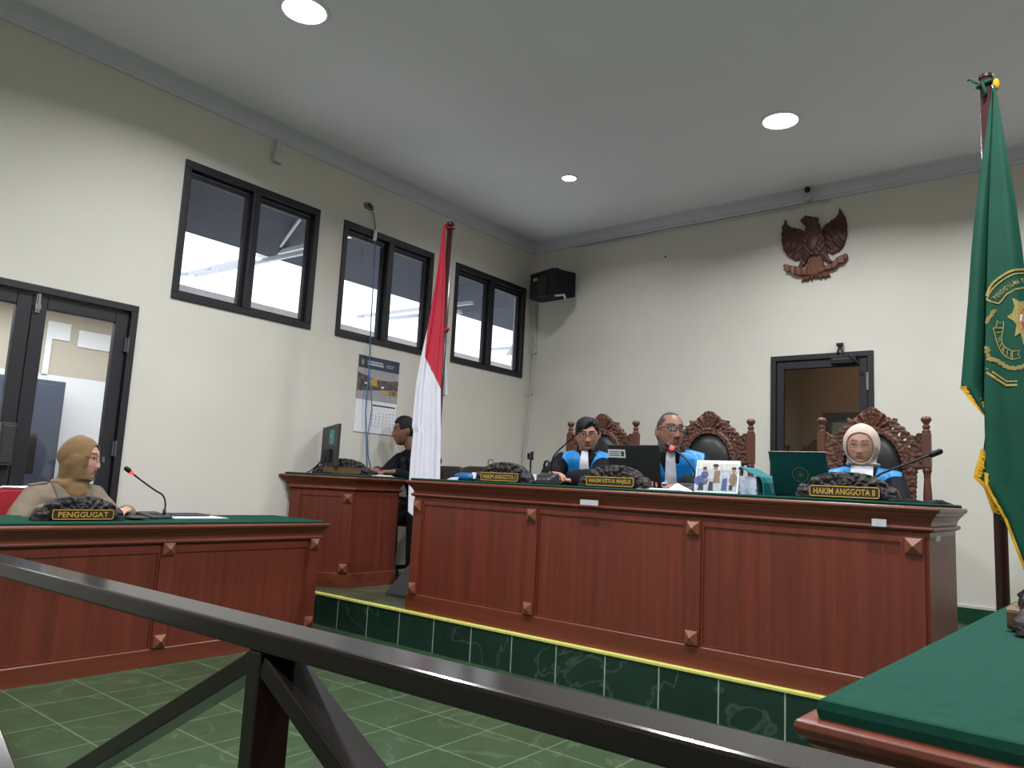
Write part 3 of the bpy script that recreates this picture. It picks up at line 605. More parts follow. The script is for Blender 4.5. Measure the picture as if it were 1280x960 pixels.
# ------------------------------------------------------------------ carved name plates
def nameplate(label, text, loc, rz, seed, dark=True, plain=False):
    t = thing('nameplate', label, 'nameplate', loc, rz, 'carved nameplates')
    rn = random.Random(seed); o1 = rn.random()*50
    def top(x):
        s = abs(x)/.21
        a = .050+.070*max(0,1-(s/.80)**2)**.5 if s < .8 else 0
        b = .062*max(0,1-((s-.86)/.15)**2)**.5 if abs(s-.86) < .15 else 0
        return max(a, b, .02)+.006*noise.noise(V((x*60+o1, 0, 0)))
    def hf(x, z):
        v = noise.noise(V((x*42+o1, z*42, 1.3)))*.75+noise.noise(V((x*85+o1, z*85, 4.)))*.5
        rib = math.sin(math.atan2(z-.02, x)*19+2.2*v)*.24*smoothstep(.03,.07,math.hypot(x,z-.02))
        e = min(1., (top(x)-z)/.03)
        return .016+.012*e+.014*(v+rib)*smoothstep(.0,.03,z)
    relief(lambda x, z: z < top(x), hf, -.215, .215, 0, .13, .0042, lambda x, z, d: V((x, -d, z)), .026).build('carved_back','carve',t,smooth=True,world=False)
    w, h, c = .145, .0255, .012
    def rr(k): # rounded outline
        out = []
        for sx, sz, a0 in ((1,-1,-90),(1,1,0),(-1,1,90),(-1,-1,180)):
            for j in range(4):
                a = math.radians(a0+30*j); out.append((sx*(w-c)+(c-k)*math.cos(a), .031+sz*(h-c)+(c-k)*math.sin(a)))
        return out
    mp = lambda d: (lambda p: V((p[0], -d, p[1])))
    b = MB().prism(rr(0), mp(.050), mp(.018)).build('text_board','bplaque' if plain else 'plaque',t,world=False)
    mb_ = MB(); A, B_ = rr(.001), rr(.0052); n = len(A)
    for i in range(n):
        j = (i+1) % n
        mb_.add([V((A[i][0],-.0525,A[i][1])),V((A[j][0],-.0525,A[j][1])),V((B_[j][0],-.0525,B_[j][1])),V((B_[i][0],-.0525,B_[i][1])),V((A[i][0],-.05,A[i][1])),V((A[j][0],-.05,A[j][1])),V((B_[j][0],-.05,B_[j][1])),V((B_[i][0],-.05,B_[i][1]))],[(0,1,2,3),(0,4,5,1),(3,2,6,7)])
    mb_.build('gold_border','bplaque' if plain else 'gold',b,world=False)
    if text:
        mb_ = MB(); add_text(mb_, text, .252 if len(text) > 10 else .235, .027, lambda x, y: V((x,-.0522,.031+y)))
        mb_.build('lettering','gold',b,world=False)
    return t
BT = BZ+.001
nameplate('dark carved nameplate lettered HAKIM ANGGOTA I at the left end of the judges bench','HAKIM ANGGOTA I',(2.01,-2.765,BT),0,1)
nameplate('dark carved nameplate lettered HAKIM KETUA MAJELIS before the black laptop','HAKIM KETUA MAJELIS',(2.782,-2.775,BT),math.radians(2),2)
nameplate('dark carved nameplate lettered HAKIM ANGGOTA II before the judge in cream headscarf','HAKIM ANGGOTA II',(3.966,-2.775,BT),math.radians(2),3)
nameplate('dark carved nameplate lettered PENGGUGAT on the plaintiff table','PENGGUGAT',(.84,-4.672,.737),PI/2,4)
nameplate('carved nameplate with blank worn brown board on the clerk desk','',(.30,-2.60,BT),math.radians(35),5,plain=True)
nameplate('carved nameplate seen end-on at the right edge of the near table','',(4.745,-4.01,.739),-PI/2-math.radians(2.7),6,plain=True)

# ------------------------------------------------------------------ ornate judge chairs
def ornate_chair(label, loc, rz):
    t = thing('judge_chair', label, 'chair', loc, rz, 'carved high-backed judge chairs')
    B = lambda mb_, n, m, p=t, **k: mb_.build(n, m, p, world=False, **k)
    OUT = [(0,1.405),(.03,1.395),(.06,1.372),(.09,1.345),(.115,1.327),(.135,1.338),(.146,1.335),(.136,1.312),(.165,1.292),(.195,1.258),(.215,1.236),(.235,1.225),(.25,1.235),(.262,1.245),(.276,1.245),(.277,1.03),(.245,1.02),(.235,.80),(.20,.60),(0,.58)]
    poly = OUT + [(-x, z) for x, z in reversed(OUT[1:-1])]
    def pred(x, z):
        x += .0035*math.sin(z*210); z2 = z+.0035*math.sin(x*240)
        if not inpoly(x, z2, poly): return False
        if (abs(x)/.168)**2+((z-1.02)/.222)**2 < 1 or (abs(x) < .168 and .66 < z < 1.02): return False
        for hx, hz, a, b in ((.116,1.272,.011,.008),(.154,1.236,.010,.014),(.185,1.205,.012,.009),(.205,1.165,.007,.013)):
            if ((abs(x)-hx)/a)**2+((z-hz)/b)**2 < 1: return False
        return True
    def hf(x, z):
        ax = abs(x); v = noise.noise(V((ax*42, z*42, 2)))*.0065+noise.noise(V((ax*90, z*90, 7)))*.005
        r = math.hypot(ax/.168, (z-1.02)/.222) if z > 1.02 else 1.3
        rim = .010 if r < 1.17 else 0
        shell = .008*math.sin(math.atan2(ax, z-1.24)*16) if z > 1.26 and ax < .10 else 0
        return .018+v+rim+shell
    B(relief(pred, hf, -.285, .285, .57, 1.41, .005, lambda x, z, d: V((x, -d, z)), .022),'crest_frame','chair',smooth=True)
    mb_ = MB(); R = []
    pts = [(.175*math.cos(a), 1.02+.228*math.sin(a)) for a in [PI*k/16 for k in range(17)]]+[(-.175,.65),(.175,.65)]
    c = (0,.97)
    for k, d in ((1,-.012),(1,.0),(.94,.018),(.75,.034),(.4,.044),(.05,.047)): R.append([V((c[0]+(x-c[0])*k, -d, c[1]+(z-c[1])*k)) for x, z in pts])
    B(mb_.loft(R),'back_pad','leather',smooth=True)
    for s in (-1, 1):
        mb_ = MB().box(s*.300-.024,s*.300+.024,-.026,.026,1.035,1.245)
        mb_.lathe([(.022,1.036),(.027,1.02),(.020,1.0),(.018,.97),(.024,.88),(.026,.78),(.018,.70),(.027,.68),(.027,.66)],(s*.300,0,0),14)
        mb_.box(s*.300-.026,s*.300+.026,-.028,.028,.40,.665).bar((s*.300,0,.41),(s*.305,.05,0),.045,.045)
        p = B(mb_,'back_post','chair',bevel=.003)
        B(MB().lathe([(.023,1.245),(.025,1.256),(.016,1.264),(.020,1.275),(.024,1.284),(.013,1.294),(.018,1.304),(.029,1.318),(.030,1.330),(.022,1.342),(.006,1.346)],(s*.300,0,0),16),'finial','chair',p,smooth=True)
        a = MB().tube([(s*.305,-.02,.69),(s*.315,-.15,.70),(s*.325,-.33,.685),(s*.33,-.44,.665),(s*.33,-.49,.64)],[.024,.027,.03,.032,.024],10,.7,rounded=True)
        a.lathe([(.024,.40),(.02,.46),(.028,.52),(.018,.58),(.024,.64),(.022,.67)],(s*.32,-.42,0),12)
        B(a,'armrest','chair',smooth=True)
        B(MB().tube([(s*.28,-.45,.40),(s*.285,-.47,.30),(s*.275,-.46,.15),(s*.285,-.48,.06),(s*.285,-.50,.0)],[.032,.036,.024,.022,.032],10),'leg','chair',smooth=True)
    B(MB().box(-.31,.31,-.50,.0,.36,.42),'seat_frame','chair',bevel=.01)
    B(MB().loft([[V((x*k,-.25+(y+.25)*k,z)) for x, y in ((-.29,-.49),(.29,-.49),(.29,-.02),(-.29,-.02))] for k, z in ((1,.421),(1.01,.46),(.97,.485),(.85,.495))]),'seat_cushion','leather',bevel=.02)
    return t
ornate_chair('carved wooden high-backed chair behind the young judge at the left of the bench',(1.737,-1.23,PZ),0)
ornate_chair('carved wooden high-backed chair beside the bald presiding judge, middle of three',(2.64,-1.25,PZ),math.radians(2))
ornate_chair('carved wooden high-backed chair behind the judge in the cream headscarf',(3.718,-1.25,PZ),math.radians(2))

# red banquet chair behind the plaintiff, dark office chair beyond the flag
t = thing('banquet_chair','red upholstered chair with chrome frame behind the plaintiff','chair',(.28,-4.655,0),rz=PI/2)
B = lambda mb_, n, m, p=t, **k: mb_.build(n, m, p, world=False, **k)
def rpoly(w, z0, z1, r, y):
    return [V((sx*(w-r)+r*math.cos(math.radians(a)), y, (z1-r if sz > 0 else z0+r)+r*math.sin(math.radians(a)))) for sx, sz, a0 in ((1,-1,-90),(1,1,0),(-1,1,90),(-1,-1,180)) for a in (a0,a0+30,a0+60,a0+90)]
B(MB().loft([rpoly(.175*k,.54,.855-.004*(1-k)*20,.05,y) for k, y in ((.94,.165),(1,.175),(1,.195),(.94,.205))]),'backrest','redup',smooth=False,bevel=.004)
B(MB().tube([(-.19,.19,.44),(-.19,.187,.80),(-.165,.187,.85),(-.13,.187,.866),(.13,.187,.866),(.165,.187,.85),(.19,.187,.80),(.19,.19,.44)],.0115,8),'back_frame','chrome',smooth=True)
B(MB().loft([[V((x*k,y*k-.01,z)) for x, y in ((-.2,-.2),(.2,-.2),(.2,.18),(-.2,.18))] for k, z in ((.96,.42),(1,.44),(1,.46),(.9,.478))]),'seat','redup',bevel=.015)
for sx in (-1, 1):
    B(MB().tube([(sx*.18,-.17,.425),(sx*.20,-.20,.0)],.011,8),'leg','chrome',smooth=True); B(MB().tube([(sx*.19,.19,.445),(sx*.20,.23,.0)],.011,8),'leg','chrome',smooth=True)
t = thing('office_chair','empty dark taupe office chair behind the left end of the judges bench','chair',(.93,-1.80,PZ),rz=math.radians(25))
B = lambda mb_, n, m, p=t, **k: mb_.build(n, m, p, world=False, **k)
B(MB().loft([rpoly(.215*k,.50,.945,.10,y+ .0) for k, y in ((.92,.19),(1,.21),(1,.25),(.93,.275))]),'backrest','taupe',bevel=.01)
B(MB().loft([[V((x*k,y*k,z)) for x, y in ((-.23,-.23),(.23,-.23),(.23,.21),(-.23,.21))] for k, z in ((.95,.42),(1,.44),(1,.48),(.9,.50))]),'seat','taupe',bevel=.02)
B(MB().bar((0,.1,.42),(0,.26,.55),.06,.02).tube([(0,0,.12),(0,0,.42)],.028,12),'column','black')
mb_ = MB()
for k in range(5): a = 2*PI*k/5; mb_.bar((0,0,.11),(.27*math.cos(a),.27*math.sin(a),.075),.04,.03,(-math.sin(a),math.cos(a),0)); mb_.ellipsoid((.27*math.cos(a),.27*math.sin(a),.03),.03,.03,.03,10,6)
B(mb_,'star_base','black')
for sx in (-1, 1): B(MB().tube([(sx*.25,.10,.46),(sx*.27,.08,.64),(sx*.27,-.16,.65)],.018,8,rounded=True),'armrest','black',smooth=True)

t2 = copy_tree(t); t2.location = (.315,-1.64,PZ); t2.rotation_euler = (0,0,math.radians(12)); t2['label'] = 'dark office chair the clerk sits on behind the clerk desk'

# ------------------------------------------------------------------ microphones
def mic(label, base, rz, path, lit, bs=(.055,.065,.04)):
    t = thing('microphone', label, 'microphone', base, 0, 'gooseneck microphones')
    b = V(base); c, s = math.cos(rz), math.sin(rz); w, d, h = bs
    P = lambda x, y, z: b+V((x*c-y*s, x*s+y*c, z))
    mb_ = MB(); mb_.loft([[P(x*k,y*k,z if y < 0 else z*1.0) for x, y in ((-w,-d),(w,-d),(w,d),(-w,d))] for k, z in ((1,0),(1,h*.35))]+[[P(-w*.92,-d*.92,h*.45),P(w*.92,-d*.92,h*.45),P(w*.92,d*.9,h),P(-w*.92,d*.9,h)]])
    bo = mb_.build('mic_base','blackg',t,bevel=.005)
    MB().add([P(x,y,h*.73+y/(2*d)*h*.55+.0015) for x, y in ((-w*.5,-d*.5),(w*.5,-d*.5),(w*.5,d*.2),(-w*.5,d*.2))],[(0,1,2,3)]).build('button_panel','black',bo)
    path = [V(p) for p in path]
    # smooth curve through the points
    pts = []
    for i in range(len(path)-1):
        p0, p1, p2, p3 = path[max(i-1,0)], path[i], path[i+1], path[min(i+2,len(path)-1)]
        for k in range(6):
            u = k/6; pts.append(.5*((2*p1)+(p2-p0)*u+(2*p0-5*p1+4*p2-p3)*u*u+(3*p1-p0-3*p2+p3)*u**3))
    pts.append(path[-1])
    MB().tube([P(path[0].x-b.x if False else 0,0,0) if False else path[0]-V((0,0,.03)), path[0]+V((0,0,.012))],.009,10).tube(pts,.0048,8).build('gooseneck','black',t,smooth=True)
    d_ = (pts[-1]-pts[-3]).normalized(); e = pts[-1]
    if lit: MB().tube([e-d_*.002, e+d_*.016],.0125,12,rounded=True).build('light_ring','redled',t,smooth=True)
    MB().tube([e+d_*(.014 if lit else 0), e+d_*.034],.0135,12,rounded=True).build('mic_head','black',t,smooth=True)
mic('gooseneck microphone with lit red ring on the plaintiff table',(.70,-4.225,.737),PI/2+.2,[(.715,-4.175,.775),(.72,-4.176,.815),(.72,-4.195,.862),(.72,-4.252,.896),(.72,-4.33,.945),(.72,-4.385,.983)],True,(.065,.075,.035))
mic('thin gooseneck microphone with unlit tip in front of the young judge',(2.12,-2.50,BT),0,[(2.154,-2.475,1.10),(2.160,-2.49,1.15),(2.185,-2.5,1.215),(2.26,-2.5,1.281),(2.33,-2.5,1.335),(2.42,-2.5,1.40)],False,(.075,.06,.075))
mic('gooseneck microphone with lit red ring in front of the bald presiding judge',(3.115,-2.60,BT),0,[(3.17,-2.575,1.075),(3.168,-2.58,1.11),(3.150,-2.6,1.16),(3.10,-2.6,1.215),(3.03,-2.6,1.262)],True,(.06,.06,.045))
mic('gooseneck microphone leaning to the right in front of the judge in cream headscarf',(3.97,-2.50,BT),0,[(3.995,-2.475,1.07),(4.0,-2.49,1.11),(4.035,-2.5,1.152),(4.083,-2.5,1.176),(4.17,-2.5,1.213),(4.258,-2.5,1.252)],False,(.055,.06,.04))
o = MB().box(2.042,2.098,-2.562,-2.558,1.055,1.095)
tag(o.build('paper_label','paper'),'small white paper note against the black microphone base near the left nameplate','paper note')

# ------------------------------------------------------------------ things on the benches
def laptop(label, cx, y0, w, hgt, tilt, lid, base_d, extra):
    t = thing('laptop', label, 'laptop', (cx,y0,BT), 0, 'laptops on the judges bench')
    MB().box(cx-w/2,cx+w/2,y0+.005,y0+base_d,BT,BT+.016).build('keyboard_base',lid,t,bevel=.004)
    u = V((0,-math.sin(tilt),math.cos(tilt))); n = V((0,-math.cos(tilt),-math.sin(tilt))); o_ = V((cx,y0,BT+.012))
    P = lambda x, z, d: o_ + V((x,0,0)) + u*z + n*d
    mb_ = MB(); mb_.loft([[P(x,z,d) for x, z in ((-w/2,0),(w/2,0),(w/2,hgt),(-w/2,hgt))] for d in (-.004,.004)]); l_ = mb_.build('lid',lid,t,bevel=.003)
    MB().loft([[P(x,z,d) for x, z in ((-w/2+.008,.012),(w/2-.008,.012),(w/2-.008,hgt-.008),(-w/2+.008,hgt-.008))] for d in (-.0055,-.004)]).build('screen','black',l_)
    MB().loft([[P(x,z,d) for x, z in ((-w/2,hgt-.003),(w/2,hgt-.003),(w/2,hgt+.0015),(-w/2,hgt+.0015))] for d in (-.0045,.0045)]).build('lid_edge','greybase',l_)
    extra(P, l_)
def ex1(P, l_):
    mb_ = MB(); mb_.loft([[P(x,z,d) for x, z in ((-.165,.168),(-.050,.166),(-.050,.214),(-.165,.216))] for d in (.004,.0052)]); s_ = mb_.build('silver_sticker','silver',l_)
    mb_ = MB()
    for k in range(3): mb_.add([P(x,z,.0058) for x, z in ((-.155,.178+.011*k),(-.085,.178+.011*k),(-.085,.182+.011*k),(-.155,.182+.011*k))],[(0,1,2,3)])
    mb_.add([P(x,z,.0058) for x, z in ((-.078,.175),(-.058,.175),(-.058,.205),(-.078,.205))],[(0,1,2,3)])
    mb_.build('sticker_print','greybase',s_)
laptop('black laptop with silver sticker on its lid before the presiding judge',2.732,-2.455,.335,.240,math.radians(10),'black',.20,ex1)
def ex2(P, l_):
    mb_ = MB(); c = (.005,.108)
    for r0, r1 in ((.034,.040),(.020,.023)):
        n = 28; A = [P(c[0]+r0*math.cos(2*PI*k/n),c[1]+r0*math.sin(2*PI*k/n),.0048) for k in range(n)]; B_ = [P(c[0]+r1*math.cos(2*PI*k/n),c[1]+r1*math.sin(2*PI*k/n),.0048) for k in range(n)]
        mb_.add(A+B_,[(k,(k+1)%n,n+(k+1)%n,n+k) for k in range(n)])
    mb_.add([P(c[0]+x,c[1]+z,.0048) for x, z in ((-.010,-.012),(.010,-.012),(.013,.004),(0,.014),(-.013,.004))],[(0,1,2,3,4)])
    mb_.build('round_crest_sticker',mat('crest_sticker',(.07,.13,.09),.5),l_)
laptop('dark teal laptop with round crest sticker beside the judge in cream headscarf',3.690,-2.50,.275,.225,math.radians(25),'lapg',.205,ex2)
# desk picture stand
t = thing('picture_stand','white tent-shaped desk picture stand showing a group of people','picture stand',(3.293,-2.60,BT))
x0, x1, z1 = 3.176, 3.410, BT+.166
mb_ = MB(); mb_.loft([[V((x,-2.63,BT)),V((x,-2.595,z1)),V((x,-2.591,z1)),V((x,-2.626,BT))] for x in (x0,x1)]); mb_.loft([[V((x,-2.56,BT)),V((x,-2.591,z1)),V((x,-2.587,z1)),V((x,-2.556,BT))] for x in (x0,x1)]); mb_.loft([[V((x,-2.63,BT)),V((x,-2.591,z1)),V((x,-2.556,BT))] for x in (x1-.002,x1+.001)]); mb_.build('card','paper',t)
q = lambda x, z, d=.0012: V((x, -2.63+.035*(z-BT)/.166-d, z))
blob = lambda cx, cz, rx, rz: [(cx+rx*math.cos(2*PI*k/12), cz+rz*math.sin(2*PI*k/12)) for k in range(12)]
cm_ = lambda n, c: mat('photo_'+n, c, .6, var=.25, scale=70)
PICS = [([[(.02,.05),(.97,.05),(.97,.90),(.02,.90)]],(.42,.45,.50),.0008),([[(.03,.74),(.97,.68),(.97,.88),(.03,.93)]],(.58,.57,.52),.0012),
 ([blob(.14,.36,.17,.16),blob(.22,.56,.09,.10),[(.62,.08),(.75,.08),(.74,.48),(.64,.42)]],(.06,.09,.24),.0016),([[(.42,.30),(.58,.30),(.56,.68),(.44,.68)],blob(.88,.42,.09,.20)],(.22,.14,.09),.0016),
 ([[(.08,.06),(.22,.06),(.20,.30),(.10,.30)],[(.32,.06),(.44,.06),(.42,.34),(.34,.34)],[(.80,.10),(.88,.10),(.88,.25),(.80,.25)]],(.03,.03,.045),.0020),
 ([blob(.22,.70,.05,.07),blob(.46,.77,.05,.07),blob(.88,.70,.05,.07),[(.22,.36),(.34,.36),(.34,.42),(.22,.42)]],(.33,.19,.13),.0022),([blob(.46,.84,.065,.05),blob(.21,.755,.05,.04),blob(.88,.76,.055,.04)],(.02,.016,.016),.0026)]
mb_ = MB()
for mi_, (polys, c_, d_) in enumerate(PICS):
    for P_ in polys: mb_.add([q(x0+a*(x1-x0), BT+b*.166, d_) for a, b in P_],[tuple(range(len(P_)))],mi_)
mb_.build('group_photo',[cm_(str(k),c_) for k, (_, c_, _) in enumerate(PICS)],t,recalc=False)
# teal lever file with papers
t = thing('document_file','open teal cover curling over a stack of papers right of the picture stand','file',(3.48,-2.53,BT))
mb_ = MB(); rnd = random.Random(2)
for k in range(14):
    a = .004*rnd.random(); mb_.box(3.415+a,3.50+a,-2.62,-2.42+a,BT+.0065*k,BT+.0065*k+.0058)
mb_.build('paper_stack','paperb',t)
C_ = [(3.412,.128),(3.424,.138),(3.445,.128),(3.475,.110),(3.51,.098),(3.53,.088),(3.542,.060),(3.545,.0)]
mb_ = MB(); mb_.loft([[V((x,y,BT+z)) for x, z in C_]+[V((x-.004,y,BT+max(0,z-.004))) for x, z in reversed(C_)] for y in (-2.63,-2.40)]); mb_.build('cover','tealb',t,bevel=.001)
# papers
def sheets(name, label, pts, z, m='paper', n=3, grp=None):
    mb_ = MB(); rn = random.Random(len(label))
    for k in range(n):
        a = rn.uniform(-.05,.05); c = sum((V(p) for p in pts), V((0,0)))/len(pts); R = Matrix.Rotation(a,2)
        q_ = [c+R@(V(p)-c)*(1-.03*k) for p in pts]
        mb_.prism(q_, lambda p: V((p[0],p[1],z+.0015*k+.0012)), lambda p: V((p[0],p[1],z+.0015*k)))
    return tag(mb_.build(name, m), label, 'papers', grp)
sheets('papers','loose white papers on the bench in front of the presiding judge',[(2.93,-2.80),(3.16,-2.79),(3.17,-2.60),(2.95,-2.58)],BT,n=6)
t = thing('folded_paper','crumpled white folded paper standing beside the picture stand','paper',(3.12,-2.70,BT))
MB().add([V((3.07,-2.74,BT)),V((3.20,-2.72,BT)),V((3.115,-2.70,BT+.04)),V((3.06,-2.66,BT)),V((3.19,-2.66,BT)),V((3.15,-2.69,BT+.022))],[(0,1,5,2),(0,2,3),(2,5,4,3),(1,4,5),(0,3,4,1)]).build('sheet','paper',t)
sheets('papers','open white papers on the clerk desk beside the writing clerk',[(.33,-2.50),(.46,-2.46),(.46,-2.22),(.33,-2.22)],BT,n=8)
sheets('papers','white papers lying beside the plaintiff microphone',[(.52,-4.13),(.74,-4.12),(.76,-3.80),(.52,-3.80)],.737,n=4)
t = thing('tablet','black tablet lying on the papers beside the plaintiff microphone','tablet',(.62,-4.0,.745))
MB().box(.50,.66,-4.08,-3.86,.745,.755).build('body','blackg',t,bevel=.004); MB().box(.51,.65,-4.07,-3.87,.755,.7555).build('screen','black',t)
t = thing('notebook','dark closed notebook under the plaintiff microphone','notebook',(.80,-4.25,.7435)); MB().box(.72,.86,-4.42,-4.32,.7437,.753).build('cover','blackg',t,bevel=.002)
# blue pack
t = thing('tissue_pack','blue soft pack with a white end at the left end of the judges bench','tissue pack',(1.51,-2.55,BT))
R_ = lambda k, z: [V((1.51+.085*k*math.copysign(abs(math.cos(a))**.6,math.cos(a)),-2.55+.05*k*math.copysign(abs(math.sin(a))**.6,math.sin(a)),BT+z)) for a in [2*PI*j/20 for j in range(20)]]
MB().loft([R_(.8,.0),R_(1,.012),R_(1,.028),R_(.85,.045),R_(.4,.052)]).build('wrapper','blue',t,smooth=True)
MB().loft([[V((x,y,BT+z)) for y, z in ((-2.575,.012),(-2.525,.012),(-2.53,.052),(-2.57,.055))] for x in (1.575,1.60,1.612)]).build('white_end','paper',t,bevel=.004)
MB().add([V((1.40,-2.62,BT+.001)),V((1.50,-2.62,BT+.001)),V((1.49,-2.60,BT+.02)),V((1.42,-2.60,BT+.016))],[(0,1,2,3)]).build('loose_sheet','paperb',t)
# two small stands behind the left nameplate
t = thing('phone_tripod','small black tripod with clamp head behind the HAKIM ANGGOTA I plate','tripod',(1.966,-2.45,BT))
mb_ = MB()
for k in range(3): a = 2*PI*k/3+.4; mb_.bar((1.966,-2.45,BT+.07),(1.966+.05*math.cos(a),-2.45+.05*math.sin(a),BT+.003),.012,.008,(-math.sin(a),math.cos(a),0))
mb_.build('legs','black',t); MB().tube([(1.966,-2.45,BT+.065),(1.966,-2.45,BT+.165)],.006,8).build('stem','black',t)
MB().box(1.950,1.982,-2.46,-2.44,BT+.155,BT+.165).box(1.946,1.954,-2.465,-2.44,BT+.155,BT+.195).box(1.972,1.980,-2.465,-2.44,BT+.15,BT+.205).build('clamp','black',t,bevel=.002)
t = thing('camera_stand','small black hooked stand beside the tripod behind the left microphone base','stand',(2.05,-2.41,BT))
MB().lathe([(.03,0),(.03,.01),(.01,.014)],(2.045,-2.41,BT),14).build('foot','black',t); MB().tube([(2.045,-2.41,BT+.01),(2.045,-2.41,BT+.12),(2.052,-2.41,BT+.145),(2.075,-2.41,BT+.148),(2.082,-2.41,BT+.135)],.008,8,rounded=True).build('hook','black',t,smooth=True)
t = thing('wire_loop','small round wire loop standing on the HAKIM ANGGOTA I plate','wire loop',(1.86,-2.70,BT))
MB().tube([(1.86+.022*math.cos(a),-2.72,BT+.115+.022*math.sin(a)) for a in [2*PI*k/16 for k in range(17)]],.0028,6).tube([(1.86,-2.72,BT+.093),(1.86,-2.70,BT+.0)],.003,6).build('wire','black',t)
t = thing('black_cloth','thin folded black cloth at the right end of the judges bench','cloth',(4.20,-2.5,BT))
MB().loft([[V((4.13+.19*u,y,BT+.001+h*(.5+.5*math.sin(u*9+y*20))*(1 if 0<u<1 else .1))) for u in [k/10 for k in range(11)]]+[V((4.32-.19*k/10,y,BT)) for k in range(11)] for y, h in ((-2.62,.006),(-2.55,.018),(-2.45,.018),(-2.38,.006))]).build('folds','robe',t,smooth=True)
# clerk monitor
t = thing('computer_monitor','black computer monitor seen from behind on the clerk desk, blue sticker on its back','monitor',(.165,-2.63,BT))
A, B_ = V((.03,-2.605,0)), V((.32,-2.683,0)); d = (B_-A).normalized(); n = V((d.y,-d.x,0)); c0 = (A+B_)/2
P = lambda u, z, o: c0 + d*u + n*o + V((0,0,z)); W = (B_-A).length/2
s_ = MB(); s_.loft([[P(-W,1.105,o),P(W,1.09,o),P(W,1.415,o),P(-W,1.39,o)] for o in (-.012,.012)]); s_ = s_.build('screen_back','blackg',t,bevel=.004)
MB().loft([[P(-.06,1.10,o),P(.06,1.10,o),P(.06,1.22,o),P(-.06,1.22,o)] for o in (.012,.035)]).build('stand_bracket','black',s_,bevel=.004)
MB().loft([[P(.0,1.26,o),P(.085,1.257,o),P(.085,1.368,o),P(.0,1.366,o)] for o in (.0122,.0135)]).build('blue_sticker',mat('cyan_sticker',(.05,.27,.33),.5,var=.15,scale=50),s_)
MB().loft([[P(.015,1.31,o),P(.05,1.31,o),P(.05,1.33,o),P(.015,1.33,o)] for o in (.0135,.0142)]).build('sticker_emblem','gold',s_)
MB().loft([[P(-.03,BT,o),P(.03,BT,o),P(.03,1.15,o),P(-.03,1.15,o)] for o in (.012,.03)]).loft([[P(-.10,z,o) for o in (-.08,.09)]+[P(.10,z,o) for o in (.09,-.08)] for z in (BT,BT+.012)]).build('stand','black',t,bevel=.003)
MB().tube([P(-.02,1.16,.04),P(-.06,1.10,.06),P(-.14,1.045,.07),P(-.20,1.04,.02)],.005,6).tube([P(-.01,1.15,.04),P(-.07,1.08,.08),P(-.13,1.042,.10),P(-.17,1.04,.11)],.005,6).tube([P(.01,1.15,.04),P(-.03,1.07,.07),P(-.10,1.042,.09)],.004,6).build('cables','black',t,smooth=True)
t = thing('computer_mouse','small black mouse on the clerk desk below the hanging cable','mouse',(.36,-2.35,BT)); 
MB().ellipsoid((.43,-2.42,BT+.020),.03,.05,.018,14,9).build('shell','black',t,smooth=True)

# ------------------------------------------------------------------ flags
def frame2(P0, nx, ny):
    N = V((nx,ny,0)).normalized(); R = V((-N.y,N.x,0))
    return lambda r, z, d: V((P0[0],P0[1],0)) + R*r + N*d + V((0,0,z))
def sheet(mb_, FR, lt, rt, z0, z1, dfun, nz, nu, th=.006, colf=None):
    """hanging cloth: left and right edges as tables of (z, r); dfun(u, z, r) gives the fold depth"""
    rows = []
    for i in range(nz+1):
        z = z1+(z0-z1)*i/nz; a, b = lerp_table(lt,z), lerp_table(rt,z); row = []
        for j in range(nu+1): u = j/nu; r = a+(b-a)*u; row.append((r,z,dfun(u,z,r)))
        rows.append(row)
    o = len(mb_.v); w = nu+1
    for off in (0, -th):
        for row in rows: mb_.v += [FR(r,z,d+off) for r,z,d in row]
    K = (nz+1)*w
    def face(f, r, z): mb_.f.append([o+k for k in f]); mb_.m.append(colf(r,z) if colf else 0)
    for i in range(nz):
        for j in range(nu):
            r = (rows[i][j][0]+rows[i+1][j+1][0])/2; z = (rows[i][j][1]+rows[i+1][j+1][1])/2
            q = (i*w+j,(i+1)*w+j,(i+1)*w+j+1,i*w+j+1); face(q,r,z); face(tuple(K+k for k in reversed(q)),r,z)
        for j in (0, nu):
            a, b = i*w+j, (i+1)*w+j; face((a,b,K+b,K+a) if j else (b,a,K+a,K+b), rows[i][j][0], rows[i][j][1])
    for j in range(nu):
        for i in (0, nz): a, b = i*w+j, i*w+j+1; face((a,b,K+b,K+a), rows[i][j][0], rows[i][j][1])
    return mb_
FP = (1.06,-2.40)
FR = frame2(FP,.699,-.715)
t = thing('national_flag','red and white flag hanging on a tall maroon pole left of the judges bench','flag',(FP[0],FP[1],PZ))
MB().tube([FR(.006,PZ+.05,0),FR(.008,2.925,0)],.0245,16).build('pole','pole',t,smooth=True)
MB().lathe([(.024,2.925),(.031,2.928),(.031,2.945),(.020,2.955)],FR(.008,0,0),16).build('pole_cap','pole',t)
mb = MB(); mb.loft([[V((FP[0]+s*a,FP[1]+c*a,z)) for s, c in ((-1,-1),(1,-1),(1,1),(-1,1))] for a, z in ((.20,PZ),(.20,PZ+.02),(.05,PZ+.30),(.045,PZ+.34))]); mb.build('base','greybase',t,bevel=.004)
LT = [(2.909,-.047),(2.499,-.075),(2.151,-.111),(1.909,-.148),(1.712,-.170),(1.478,-.177),(1.40,-.178),(1.363,-.166),(1.161,-.173),(.961,-.172),(.792,-.165),(.74,-.10),(.70,-.02)]
RT = [(2.911,-.030),(2.505,-.004),(2.141,.007),(1.902,.010),(1.665,.013),(1.374,.032),(1.029,.048),(.80,.056),(.70,.058)]
RED = [(-.4,3.1),(-.4,2.135),(-.114,2.135),(-.119,1.911),(.012,1.683),(.3,1.65),(.3,3.1)]
